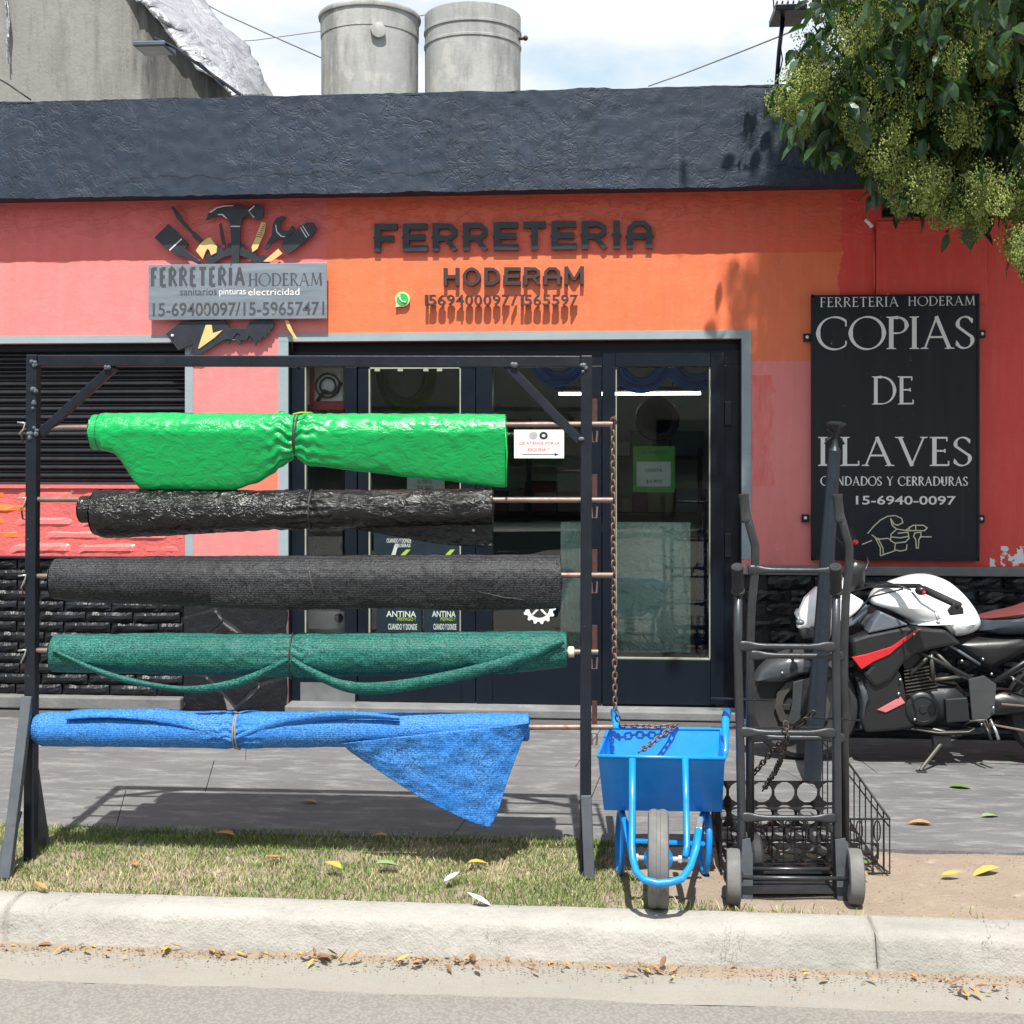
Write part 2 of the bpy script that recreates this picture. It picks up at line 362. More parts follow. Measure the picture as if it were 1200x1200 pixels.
def concrete_wall_mat():
    s = N('weathered_concrete'); co = s.co(True); cs = s.co(True, (2.2, 1, .28))
    c = s.mix(s.noise(co, 1.3, 7, .65), (.17, .165, .152), (.29, .285, .27))
    c = s.mix(s.rng(s.noise(cs, 2.6, 7, .7), .48, .72, 0, .75), c, (.11, .105, .095))
    sx = s.n('ShaderNodeSeparateXYZ'); s.l(co, sx.inputs[0])
    a = P(143, 0, 2.2); b = P(160, 112, 2.2)      # damp streaked zone under the roof edge
    ln = s.math('SUBTRACT', s.math('ADD', s.math('MULTIPLY', s.math('SUBTRACT', sx.outputs[0], a.x), 1), s.math('MULTIPLY', s.math('SUBTRACT', sx.outputs[2], a.z), (b.x-a.x)/(a.z-b.z))), 0)
    ln = s.math('ADD', ln, s.math('MULTIPLY', s.math('SUBTRACT', s.noise(s.co(True, (3, 1, .4)), 3, 6), .5), .5))
    c = s.mix(s.math('MULTIPLY', s.rng(ln, .0, .14, 0, 1), s.rng(s.noise(s.co(True, (5, 1, .5)), 2.4, 7, .7), .38, .62, .93, .45)), c, (.035, .033, .032))
    vc = s.math('ABSOLUTE', s.math('SUBTRACT', s.noise(s.co(True, (1, 1, .25)), 2.4, 7, .7), .5)); c = s.mix(s.rng(vc, 0, .008, .35, 0), c, (.08, .075, .07))
    return s.done(c, .85, 0, s.bump(s.noise(co, 9, 8, .7), .5, .02))
m_conc = concrete_wall_mat()
def tank_mat():
    s = N('fibre_cement_tank'); co = s.co(True); cs = s.co(True, (2.5, 2.5, .5))
    c = s.mix(s.noise(co, 1.8, 7, .65), (.26, .265, .26), (.45, .45, .44))
    c = s.mix(s.rng(s.noise(co, 4.2, 5, .5), .54, .6, 0, .5), c, (.50, .49, .46))
    c = s.mix(s.rng(s.noise(cs, 2.1, 7, .7), .46, .7, 0, .75), c, (.13, .13, .125))
    return s.done(c, .8, 0, s.bump(s.noise(co, 14, 7, .7), .4, .012))
m_tank = tank_mat()
def ground_mat(name, c1, c2, c3, scale, th=.56, bs=60, bd=.006, stretch=(1,1,1), rough=.9, gravel=0):
    s = N(name); co = s.co(True, stretch)
    c = s.mix(s.noise(co, scale, 8, .65), c1, c2); c = s.mix(s.rng(s.noise(co, scale*2.7, 7, .7), th, th+.14), c, c3)
    g = s.noise(s.co(True), 190, 3, .7); c = s.mix(s.rng(g, .35, .7, 0, .35), c, mul(c2, 1.35))
    if gravel:
        v = s.vor(s.co(True), gravel); c = s.mix(s.rng(v, .1, .7, .55, 0), c, mul(c2, 1.5)); n0 = s.bump(v, -.6, .006)
    else: n0 = None
    n1 = s.bump(s.noise(co, bs, 6, .7), .7, bd, n0)
    return s.done(c, rough, 0, n1, .35)
m_side = ground_mat('slate_paving', (.048, .050, .055), (.185, .185, .188), (.22, .218, .214), 2.0, .50, 16, .018, (.8, 2.4, 1), .75)
m_joint = ground_mat('slate_joint', (.05, .05, .052), (.09, .09, .09), (.12, .12, .115), 6)
m_dirt = ground_mat('tan_dirt', (.19, .15, .115), (.34, .275, .215), (.43, .365, .30), 3.2, .58, 38, .02, (1, 1.6, 1), 1)
def kerb_mat():
    s = N('kerb_concrete'); co = s.co(True); cl = s.co(True, (.7, 3, 3))
    c = s.mix(s.noise(co, 6, 8, .68), (.27, .258, .236), (.46, .442, .41)); c = s.mix(s.rng(s.noise(cl, 1.3, 6, .6), .42, .68, 0, .6), c, (.21, .205, .19))
    c = s.mix(s.rng(s.noise(co, 75, 4, .7), .60, .72, 0, .55), c, (.13, .12, .11)); c = s.mix(s.rng(s.noise(co, 3.1, 7, .7), .60, .70, 0, .6), c, (.44, .43, .41))
    v = s.math('ABSOLUTE', s.math('SUBTRACT', s.noise(s.co(True, (1, .3, .3)), 2.3, 8, .62), .5)); ck = s.rng(v, .0006, .0026, 1, 0); ck = s.math('MULTIPLY', ck, s.rng(s.noise(co, .9, 2), .5, .56)); c = s.mix(s.math('MULTIPLY', ck, .8), c, (.05, .045, .04))
    n1 = s.bump(s.noise(co, 34, 7, .7), .8, .012); n2 = s.bump(s.vor(co, 110), .35, .004, n1); return s.done(c, .92, 0, n2, .3)
m_kerb = kerb_mat()
m_gutter = ground_mat('gutter_concrete', (.20, .188, .165), (.29, .277, .25), (.26, .21, .165), 3, .55, 60, .004, (1, 2, 1), .9)
m_asph = ground_mat('asphalt', (.135, .126, .114), (.215, .203, .187), (.26, .246, .228), 1.4, .6, 120, .005, (1, 1, 1), .92, gravel=85)
# ------------------------------------------------------------------ ground, kerb, road
def structure(mb, name, mat, **k): return tag(mb.build(name, mat, **k), kind='structure')
YS, YG, YK0, YK1, YR = -2.40, -2.37, -3.12, -3.27, -3.58
structure(MB().add([(-90,-90,-.14),(90,-90,-.14),(90,90,-.14),(-90,90,-.14)], [(0,1,2,3)]), 'ground', m_dirt)
structure(MB().box((-14, YS, -.13), (14, 0, -.010)), 'sidewalk', m_joint)
def lawn_z(x, y):
    e = min(1, max(0, (y - YK0)/.12)) * min(1, max(0, (YG - y)/.1))
    return -.012 + e*(.014*noise.noise(Vector((x*1.7, y*2.2, 3))) + .012*noise.noise(Vector((x*7, y*9, 1)))+.012)
dirt = MB().grid(lambda u, v: (-8+16*u, YK0+(YG-YK0)*v, lawn_z(-8+16*u, YK0+(YG-YK0)*v)), 400, 34)
structure(dirt, 'verge_soil', m_dirt, smooth=True)
# sidewalk slabs, each a piece of its own, big irregular slate flags
sw = [o for o in S.objects if o.name == 'sidewalk'][0]
random.seed(11)
y = YS + .02
while y < -.34:
    h = U(.5, .7)
    if y + h > -.65: h = -.33 - y
    xb = [(-6.4, -6.4)]
    while xb[-1][0] < 6: x = xb[-1][0] + U(.8, 2.0); xb.append((x, x + U(-.3, .3)))
    for (a0, a1), (b0, b1) in zip(xb, xb[1:]):
        n_ = 6; zt = U(-.0008, .0008)
        top = [(a0+.002 + (b0-a0-.004)*i/n_, y+.0018 + (U(-.006, .006) if 0 < i < n_ else 0), zt) for i in range(n_+1)] + [(b1-.002 - (b1-a1-.004)*i/n_, y+h-.0018 + (U(-.006, .006) if 0 < i < n_ else 0), zt) for i in range(n_+1)]
        m = MB(); m.prism(top[::-1], (0, 0, -.02)); m.build('paving_slab', m_side, sw)
    y += h
# kerb with rounded nose, cast lengths
kp = [(YK0, -.14), (YK0, .006), (YK0-.012, .012), (YK0-.05, .012), (YK1+.045, .008), (YK1+.018, .001), (YK1+.004, -.012), (YK1-.002, -.030), (YK1-.010, -.060), (YK1-.020, -.090), (YK1-.030, -.112), (YK1-.034, -.14)]
kerb = MB(); 
def kerbseg(x0, x1, name):
    m = MB(); nx = max(2, int((x1-x0)/.016)); n_ = len(kp)
    vs = []
    for i in range(nx+1):
        xx = x0 + (x1-x0)*i/nx
        for (yy, zz) in kp:
            q = Vector((xx, yy, zz)); d = .009*noise.noise(Vector((xx*4, yy*8, zz*8))) + .006*noise.noise(Vector((xx*17, yy*20, zz*20))) + .004*noise.noise(Vector((xx*40, yy*50, zz*50)))
            vs.append((xx, yy - d*(1 if zz > -.13 else 0), zz + (d*.5 if zz > -.1 else 0)))
    fs = [(i*n_+k, i*n_+k+1, (i+1)*n_+k+1, (i+1)*n_+k) for i in range(nx) for k in range(n_-1)]
    fs += [tuple(range(n_))[::-1], tuple(range(nx*n_, nx*n_+n_))]
    m.add(vs, fs); return m
kb = structure(kerbseg(-8.5, XF(8, YK1)-.006, 'k'), 'kerb', m_kerb, smooth=True)
for a, b in ((XF(8, YK1)+.006, XF(1027, YK1)-.003), (XF(1027, YK1)+.003, 8.5)):
    kerbseg(a, b, 'k').build('kerb_stone', m_kerb, kb, smooth=True)
structure(MB().grid(lambda u, v: (-9+18*u, YR+(YK1-.005-YR)*v, -.112+.004*noise.noise(Vector((u*60, v*5, 0)))), 260, 8), 'gutter', m_gutter, smooth=True)
structure(MB().grid(lambda u, v: (-9+18*u, YK1-.10+.035*noise.noise(Vector((u*34, 5, 0)))+(.12)*v, -.1065+.003*noise.noise(Vector((u*60, v*5, 4)))-(.010 if v == 0 else 0)), 260, 4), 'gutter_silt', m_dirt, smooth=True)
rd = MB(); rd.add([(-60,-16,-.106),(60,-16,-.106),(60,YR-.3,-.106),(-60,YR-.3,-.106)], [(0,1,2,3)])
rd.grid(lambda u, v: (-9+18*u, YR-.3+(.3+.022*noise.noise(Vector((u*40, 2, 0)))+.012*noise.noise(Vector((u*190, 5, 0))))*v, -.106 - (.003 if v == 1 else 0)), 700, 3); structure(rd, 'road', m_asph)
structure(MB().box((-60,-18.5,-.13),(60,-16,.0)), 'far_pavement', m_gutter)

# ------------------------------------------------------------------ shop building
shop = thing('hardware_shop', (0, .1, 0), 'single storey hardware shop with salmon and orange front and thick black roof band', 'shop')
XL, XR = -6.4, 6.4
ZT = P(600, 106, -.19).z; ZB = P(600, 223, -.19).z
XW1 = XF(217)             # right edge of shuttered window
XD0, XD1 = XF(338), XF(869)
ZO = P(600, 398.5, 0).z   # lintel
ZS0 = P(110, 571, 0).z; ZP = P(110, 652, 0).z; ZPR = P(1000, 662, 0).z
wall = MB()
wall.box((XL, 0, ZO), (XR, .2, 3.4))
wall.box((XW1, 0, -.05), (XD0, .2, ZO-.0001))
wall.box((XD1, 0, -.05), (XR, .2, ZO-.0001))
wall.box((XL, .02, -.05), (XW1-.0001, .2, ZS0))
wall.box((XL, 0, ZS0), (-5.6, .2, ZO))
wall.build('wall', m_facade, shop)
MB().rect(1027, 258, 1156, 357, -.014, .0135).build('raised_panel', m_facade, shop, bevel=.004)
vent = MB().rect(1034, 229, 1086, 254, -.022, .022).build('wall_vent', m_frame, shop, bevel=.003)
m = MB()
for i in range(4): m.rect(1037, 232+i*5.4, 1083, 235+i*5.4, -.027, .008)
m.build('louvre', m_rack, vent)
a = P(1021, 262, -.02)
MB().tube([P(1014, 257, -.035), P(1018, 261, -.035), P(1022, 266, -.028)], .012, 8).build('pipe_end', m_white, shop, smooth=True)
MB().tube([P(1024, 268, -.006), P(1024.5, 348, -.006)], .006, 6).build('conduit', m_facade, shop, smooth=True)
# parapet band with blistered face
def pf(u, v):
    x = XL + (XR-XL)*u; z = ZB + (ZT-ZB)*v
    q = Vector((x*3, z*3, 0)); d = .005*noise.fractal(q, 1, 2, 4) + .003*noise.noise(q*5)
    e = .012*noise.noise(Vector((x*4, v*9, 2)))+.006*noise.noise(Vector((x*19, v*9, 2)))
    return (x, -.19 - d, z + (e if v in (0.0, 1.0) else 0))
pa = MB().grid(pf, 700, 36); pa.box((XL, -.17, ZB+.012), (XR, .25, ZT-.014))
pa.grid(lambda u, v: (XL+(XR-XL)*u, -.19+.03*v, ZT-.010+.010*noise.noise(Vector((u*60, 3, 2)))), 300, 1)
pa.build('parapet', m_parapet, shop)
MB().box((XL, .2, 2.95), (XR, 7.5, 3.12)).build('roof', m_conc, shop)
# interior shell
MB().box((XL, .2, -.02), (XR, 4.2, .03)).build('shop_floor', m_gutter, shop)
m_in = M('interior_plaster', (.58, .66, .58), .8, var=.1, bump=.2)
m_inw = M('interior_white', (.55, .56, .54), .8, var=.1)
MB().box((XL, 4.2, 0), (XR, 4.35, 2.95)).build('back_wall', m_in, shop)
MB().box((XW1-.25, .2, 0), (XW1-.1, 4.2, 2.95)).build('partition_wall', m_in, shop)
MB().box((XD1+.6, .2, 0), (XD1+.75, 4.2, 2.95)).build('partition_wall', m_in, shop)
# painted grey bands round the openings
m = MB(); T = -.004
tw = .055
m.box((XD0-.062, T, P(330, 652, 0).z), (XD0, .01, ZO)); m.box((XD1, T, P(878, 655, 0).z), (XD1+.055, .01, ZO))
m.box((XD0-.062, T-.001, ZO), (XD1+.055, .01, ZO+.05))
m.box((XW1, T, ZP), (XW1+.05, .01, ZO)); m.box((-5.5, T-.001, ZO), (XW1+.05, .01, ZO+.045))
m.build('painted_border', m_trim, shop)
# roller shutter of individually modelled slats
sh = MB().box((-5.6, .13, ZS0), (XW1, .135, ZO)).build('roller_shutter', m_frame, shop)
nsl = 17; hsl = (ZO - ZS0)/nsl
def slat():
    m = MB(); pr = []
    for k in range(9):
        t = k/8; pr.append((-.030*math.sin(math.pi*min(1, t/.62)) if t < .62 else -.012*math.sin(math.pi*(t-.62)/.38), t*hsl*.985))
    x0, x1 = -5.6, XW1-.001
    vs = [(x, yy, zz) for x in (x0, x1) for yy, zz in pr]; n_ = len(pr)
    m.add(vs, [(k, n_+k, n_+k+1, k+1) for k in range(n_-1)]); return m
sme = slat().mesh('slat', smooth=False); sme.materials.append(m_slat)
for i in range(nsl): place('slat', sme, sh, (0, .128 + U(-.002, .002), ZS0 + i*hsl))
MB().box((-5.6, .07, ZO-.045), (XW1, .128, ZO-.001)).build('shutter_housing', m_frame, sh)
# ---- bricks
def brick_mesh(wd, h, dp, mat, seed, amp=.008):
    m = MB(); nx, nz = 7, 3
    def f(u, v):
        q = Vector((u*wd*16 + seed*7, v*h*22, seed)); e = min(u, 1-u, v*.6, (1-v)*.6)
        rnd_ = .012*max(0, 1 - e*9)
        return ((u-.5)*wd, -dp + rnd_ + amp*noise.noise(q) + amp*.8*noise.noise(q*2.7), (v-.5)*h + (.005*noise.noise(q+Vector((0,0,5))) if v in (0.0,1.0) else 0))
    m.grid(f, nx, nz)
    m.add([(-wd/2,-dp+.012,-h/2),(wd/2,-dp+.012,-h/2),(wd/2,.012,-h/2),(-wd/2,.012,-h/2),(-wd/2,-dp+.012,h/2),(wd/2,-dp+.012,h/2),(wd/2,.012,h/2),(-wd/2,.012,h/2)],
          [(0,3,2,1),(4,5,6,7),(1,2,6,5),(3,0,4,7)])
    me = m.mesh('brick', smooth=False); me.materials.append(mat); return me
def coursing(x0, x1, z0, z1, ch, wd, mats, y, parent, dp=.03, pick=None, amp=.008, jit=0):
    ms = {i: [brick_mesh(wd*.965, ch*.84, dp, mt, s_+i*10, amp) for s_ in range(5)] for i, mt in enumerate(mats)}
    n_ = int(round((z1-z0)/ch)); ch = (z1-z0)/n_
    for r_ in range(n_):
        x = x0 + (wd/2 if r_ % 2 else 0) + U(-.02, .02)
        while x < x1:
            s_ = min(1, (x1 - x)/wd)
            if s_ > .15:
                i = pick(x + wd*s_/2, r_) if pick else 0
                place('brick', random.choice(ms[i]), parent, (x + wd*s_/2, y + U(-.006, .006), z0 + ch*(r_+.5)), (0, U(-.008, .008)*(1+jit*5), 0), (s_*.995*U(1-jit*.12, 1), U(1-jit*.5, 1+jit*.3), U(1-jit*.2, 1+jit*.1)))
            x += wd
lw = MB().box((-4.9, -.004, .05), (XW1-.002, .019, ZP-.012)).build('lower_wall', m_mortarb, shop)
coursing(-4.55, XW1-.004, .08, ZP-.015, .066, .30, [m_brickblack], -.004, lw)
MB().box((-4.9, -.05, ZP-.014), (XW1-.002, .0, ZP)).build('ledge', m_frame, lw, bevel=.004)
MB().box((-4.9, -.085, .0), (XW1-.002, -.006, .078)).build('plinth', m_ledge, shop, bevel=.01)
sw_ = MB().box((-4.9, .0, ZP+.001), (XW1-.002, .0195, ZS0)).build('window_apron', m_mortarp, shop)
coursing(-4.55, XW1-.003, ZP+.006, ZS0-.008, .088, .42, [m_brickpink, m_brickor], .004, sw_, .008, lambda x, r_: 1 if (x < XF(36) or (x < XF(64) and r_ == 1)) else 0, .006)
MB().box((-4.9, -.02, ZS0-.006), (XW1-.002, .1, ZS0+.012)).build('window_sill', m_brickpink, sw_)
rw = MB().box((XD1+.002, -.004, .0), (5.9, .0, ZPR-.05)).build('lower_wall', m_mortarb, shop)
coursing(XD1+.008, 5.8, .05, ZPR-.06, .082, .27, [m_brickblack], -.004, rw, .045, None, .022, 1)
MB().box((XD1+.002, -.05, ZPR-.058), (5.9, -.001, ZPR-.004)).build('ledge', m_ledge, rw, bevel=.006)
MB().box((XD1+.1, -.46, -.01), (5.9, -.05, .028)).build('plinth', m_flag, rw, bevel=.01)
# flagstone pillar base
pb = MB().box((XW1+.001, -.014, .0), (XD0-.001, -.0005, P(275, 655, 0).z)).build('pillar_base', m_vein, shop)
polys = [[(216,657),(262,657),(270,700),(250,712),(216,722)], [(264,657),(302,657),(296,690),(274,700)], [(305,657),(337,657),(337,706),(318,700),(299,692)],
         [(216,725),(250,715),(262,727),(244,745),(216,752)], [(253,713),(273,703),(297,694),(315,703),(337,709),(337,745),(312,738),(290,744),(265,726)],
         [(216,755),(246,748),(262,730),(288,747),(280,770),(240,790),(216,786)], [(283,770),(291,747),(312,741),(337,748),(337,790),(305,800),(290,788)],
         [(216,789),(240,793),(262,815),(268,842),(216,842)], [(243,791),(281,773),(288,790),(303,803),(276,826),(265,813)], [(279,828),(306,803),(337,793),(337,842),(271,842)]]
for pl in polys:
    cx = sum(p[0] for p in pl)/len(pl); cy = sum(p[1] for p in pl)/len(pl); q = []
    for i, p in enumerate(pl):
        p2 = pl[(i+1) % len(pl)]
        for t in (0, .33, .66):
            x_ = p[0]+(p2[0]-p[0])*t; y_ = p[1]+(p2[1]-p[1])*t; j = 0 if t == 0 else 1.3
            q.append(P(cx+(x_-cx)*.984+U(-j, j), cy+(y_-cy)*.984+U(-j, j), -.014))
    q = [Vector((v.x, v.y, max(v.z, .0))) for v in q]
    d = U(.012, .02); MB().prism(q[::-1], (0, -d, 0)).build('flagstone', m_flag, pb, bevel=.003)
# ---- storefront frame
YF = .05
sf = MB()
sf.box((XD0, -.003, .0), (XD0+.008, YF-.0005, ZO-.001)); sf.box((XD1-.008, -.003, .0), (XD1, YF-.0005, ZO-.001))
zt = P(600, 429, YF).z
sf.box((XD0, YF, zt), (XD1, YF+.07, P(600, 411, YF).z)); sf.box((XD0, YF+.05, P(600, 411, YF).z+.001), (XD1, YF+.07, ZO))
def xf(px): return XF(px, YF)
def col(a, b, z0=.05, z1=zt-.0005, dy=0, th=.07): sf.box((xf(a), YF+dy, z0), (xf(b), YF+th, z1))
col(338, 357); col(404, 418); col(419, 432, dy=.008); col(540, 557, dy=.008); col(558, 577); col(690, 705); col(838, 869)
zb1 = P(450, 746, YF).z; zb4 = P(780, 773, YF).z
for a, b, z in ((357, 404, zb1), (432, 540, zb1), (577, 690, P(640, 766, YF).z)):
    sf.box((xf(a)-.001, YF+.004, .05), (xf(b)+.001, YF+.06, z))
frame = sf.build('storefront_frame', m_frame, shop, bevel=.003)
MB().box((XD0+.002, -.10, -.004), (XD1-.002, YF+.09, .048)).build('door_sill', m_sill, shop, bevel=.008)
m_kick = M('dusty_panel', (.13, .135, .14), .6, var=.35, vs=7, bump=.2)
MB().rect(352, 800, 416, 829, YF-.002, .004).build('kick_plate', m_kick, frame)
m_glass = glass_mat()
def pane(a, b, t_, bt, Y=YF+.03, name='pane', par=None):
    return MB().rect(a, t_, b, bt, Y, .005).build(name, m_glass, par or shop)
pane(357, 404, 428, 746, par=frame); pane(432, 540, 430, 746, par=frame); pane(577, 690, 430, 766, par=frame)
# putty edges
m_putty = M('pale_putty', (.27, .29, .22), .7, var=.3)
m = MB(); m.rect(432, 430, 433.6, 746, YF+.003, .03); m.rect(432, 430, 540, 432, YF+.003, .03); m.rect(538.6, 430, 540, 746, YF+.003, .03); m.rect(357, 428, 358.6, 746, YF+.003, .03)
for a in (439, 466, 496, 512): m.rect(a, 430, a+6, 435, YF+.002, .03)
m.build('glazing_putty', m_putty, frame)
# the door leaf
door = MB()
Yd = YF-.012
door.rect(706, 413, 721, 826, Yd, .05); door.rect(833, 413, 849, 826, Yd, .05); door.rect(721.1, 413, 832.9, 430, Yd, .05); door.rect(721.1, 773, 832.9, 826, Yd+.006, .04)
door = door.build('door', m_frame, shop, bevel=.004)
pane(720, 834, 429, 774, Yd+.03, 'glass', door)
MB().rect(721.5, 430, 722.8, 772, Yd+.01, .02).rect(721.5, 771, 832, 772.6, Yd+.01, .02).rect(831, 430, 832.4, 772, Yd+.01, .02).build('glazing_putty', m_putty, door)
for yy in (470, 625): MB().rect(849.5, yy, 857, yy+28, Yd-.008, .012).build('hinge', m_rack, door, bevel=.002)

# ------------------------------------------------------------------ neighbour building behind, left
nb = thing('neighbour_building', PD(120, 600, 10), 'weathered grey concrete building with silver sloping roof edge behind the shop roof', 'building')
nb.location.z = 0
Yn = 2.2
oc = [P(-900, 600, Yn), P(-900, -160, Yn), P(70, -160, Yn), P(160, -2, Yn), P(205, 50, Yn), P(272, 113, Yn), P(290, 600, Yn)]
for q in (oc[0], oc[-1]): q.z = 3.1
MB().prism(oc[::-1], (0, 6, 0)).build('wall', m_conc, nb)
def foilfn(u, v):
    A = [(70, -160), (160, -2), (176, 12), (208, 52), (232, 80), (273, 113)]; B = [(150, -160), (232, -4), (262, 30), (290, 55), (306, 82), (313, 113)]
    t = u*(len(A)-1); i = min(int(t), len(A)-2); t -= i
    a = Vector(A[i]).lerp(Vector(A[i+1]), t); b = Vector(B[i]).lerp(Vector(B[i+1]), t); q = a.lerp(b, v)
    wob = 3*noise.noise(Vector((u*14, v*3, 7))) if v in (0.0, 1.0) else 0
    n_ = .10*noise.fractal(Vector((u*6, v*4, 1)), 1, 2, 4)
    return P(q.x + wob, q.y, Yn - .06 + 1.3*v*v) + Vector((0, n_*min(1, v*5) - .03, n_*.5))
MB().grid(foilfn, 110, 26).build('roof_membrane', m_foil, nb, smooth=True, solid=.02)
# dangling scrap of membrane near the left edge, cable
MB().grid(lambda u, v: P(2 + 9*v + 3*u + 2*math.sin(v*5), -20 + 95*v, Yn-.05-.02*math.sin(v*9+u*3)), 2, 12).build('loose_strip', m_foil, nb, solid=.01)
# ------------------------------------------------------------------ tanks
def tank(px0, px1, ytop, lidded, label):
    d = 12.0; c = PD((px0+px1)/2, HZ, d); r = (px1-px0)/2*d/FPX
    zt_ = CAMZ + (HZ - ytop)*(d - r)/FPX
    t = thing('water_tank', (c.x, c.y, 3.12), label, 'water tank', 'cylindrical water tanks on the roof')
    zb = 3.12
    MB().lathe((c.x, c.y, zb), [(r*.985, 0), (r*.99, .6), (r, zt_-zb-.42), (r*1.0, zt_-zb-.03), (r*.9, zt_-zb-.029)], 64).build('tank_body', m_tank, t, auto=True)
    if lidded:
        MB().lathe((c.x, c.y, 0), [(r*1.012, zt_-.20), (r*1.018, zt_-.03), (r*1.05, zt_-.022), (r*1.062, zt_), (r*1.05, zt_+.02), (r*.9, zt_+.05), (.05, zt_+.07)], 64).build('lid', m_tank, t, auto=True)
        q = Vector((c.x + r*.35, c.y - r*.96, zt_-.26))
        MB().lathe(q, [(.07, -.02), (.07, .03), (.055, .034)], 20, (.35, -.95, 0)).build('overflow_boss', m_tank, t, auto=True)
    else:
        MB().lathe((c.x, c.y, 0), [(r*1.004, zt_-.30), (r*1.018, zt_-.295), (r*1.018, zt_-.275), (r*1.004, zt_-.27)], 64).build('band', m_tank, t, auto=True)
        MB().lathe((c.x, c.y, 0), [(r*1.004, zt_-.165), (r*1.022, zt_-.16), (r*1.022, zt_-.14), (r*1.004, zt_-.135), (r*1.005, zt_+.012), (r*.96, zt_+.013)], 64).build('lid', m_tank, t, auto=True)
        MB().tube([(c.x+r*.98, c.y-.1, zt_-.23), (c.x+r*1.12, c.y-.1, zt_-.225)], .016, 8).ball((c.x+r*1.12, c.y-.1, zt_-.225), .026).build('inlet_pipe', m_rust, t, smooth=True)
    return t
tank(377, 490, 3, True, 'left round cement water tank with wide rimmed lid on the roof')
tank(498, 610, 3, False, 'right round cement water tank with stub pipe on the roof')
# ------------------------------------------------------------------ lamps on parapet, cables
m_lampd = M('lamp_housing', (.10, .12, .16), .4, .4, bump=.1)
lp = thing('floodlight', P(280, 112, -.1), 'grey floodlight on a slanting black arm above the left of the roof band', 'floodlight')
b0 = P(283, 112, .05); b1 = P(205, 56, .5); b2 = P(181, 45, .6)
MB().tube([b0 + Vector((.02, -.02, -.05)), b0, b1, b2], .011, 8).build('arm', m_frame, lp, smooth=True)
MB().tube([P(262, 100, .15), P(235, 74, .3), P(222, 69, .4), b1], .005, 6).build('cable', m_frame, lp, smooth=True)
c0 = P(162, 57, .6); c1 = P(199, 57, .6)
hd = MB().box((c0.x, .5, c0.z-.012), (c1.x, .72, c0.z+.018)).build('lamp_head', m_lampd, lp, bevel=.006)
MB().box((c0.x+.015, .52, c0.z-.016), (c1.x-.015, .70, c0.z-.0125)).build('lens', m_grey, hd)
MB().bar(P(183, 47, .6), P(181, 55, .6), .02, .008).build('bracket', m_lampd, lp)
lp = thing('floodlight', P(911, 97, .0), 'dark floodlight on a short upright pole above the right of the roof band', 'floodlight')
MB().tube([P(910, 99, .15), P(913, 60, .15), P(918, 17, .15)], .013, 8).build('pole', m_frame, lp, smooth=True)
MB().tube([P(913, 88, .14), P(917, 70, .14), P(914, 50, .13), P(919, 30, .13)], .004, 6).build('cable', m_frame, lp, smooth=True)
c0 = P(906, 16, .1); c1 = P(943, 8, .1)
hd = MB().box((c0.x, .0, c0.z-.015), (c1.x, .3, c0.z+.022))
for i in range(6): hd.box((c0.x+.01+i*.032, 0.02, c0.z+.023), (c0.x+.018+i*.032, .28, c0.z+.05))
hd.build('lamp_head', m_frame, lp, bevel=.003)
MB().tube([P(907, 12, .1), P(906, -8, .1)], .004, 6).build('bracket', m_frame, lp)
m_cable = M('cable', (.22, .21, .2), .6, bump=0)
for pts, lab in (([(200, -18, 7), (262, 16, 7), (330, 47, 7.3), (400, 78, 7.6), (470, 106, 8)], 'thin overhead cable running down behind the left tank'),
                 ([(250, 50, 16), (300, 47, 15), (380, 36, 14), (520, 14, 12)], 'thin overhead cable nearly level across the pale sky'),
                 ([(760, 101, 9), (800, 87, 8), (870, 60, 6), (945, 30, 4.5)], 'thin overhead cable rising right from roof band to tree'),
                 ([(-20, 82, 1.5), (10, 99, 1.3), (36, 117, 1.2)], 'short dark cable crossing the far left concrete wall')):
    q = [P(*p) for p in pts]; MB().tube(q, .009 if pts[0][2] > 3 else .006, 6).build('overhead_cable', m_cable if pts[0][2] > 3 else m_frame, smooth=True)
    tag(S.objects[-1] if False else [o for o in S.objects if o.name.startswith('overhead_cable')][-1], lab, 'cable')
# ------------------------------------------------------------------ street front opposite, mirrored in the glass
m_opp = M('street_house_plaster', (.20, .185, .16), .9, var=.15, vs=.7)
oh = thing('street_house', (0, -22, 0), 'plastered row of low houses across the street, mirrored faintly in the shop glass', 'house')
m = MB()
for i, (x0, x1, h) in enumerate(((-30, -13, 4.4), (-13, -4, 5.6), (-4, 6, 3.9), (6, 15, 6.4), (15, 32, 4.8))): m.box((x0, -24, 0), (x1-.01, -19-.2*(i % 2), h))
m.build('wall', m_opp, oh)
m = MB()
for i in range(14): m.box((-27+i*4, -18.99, .9 if i % 3 else 0), (-25.6+i*4, -18.97, 2.2))
m.build('window', m_frame, oh)
# ------------------------------------------------------------------ lettering
def arc(cx, cy, rx, ry, a0, a1, n=14):
    return [(cx + rx*math.cos(R(a0+(a1-a0)*i/n)), cy + ry*math.sin(R(a0+(a1-a0)*i/n))) for i in range(n+1)]
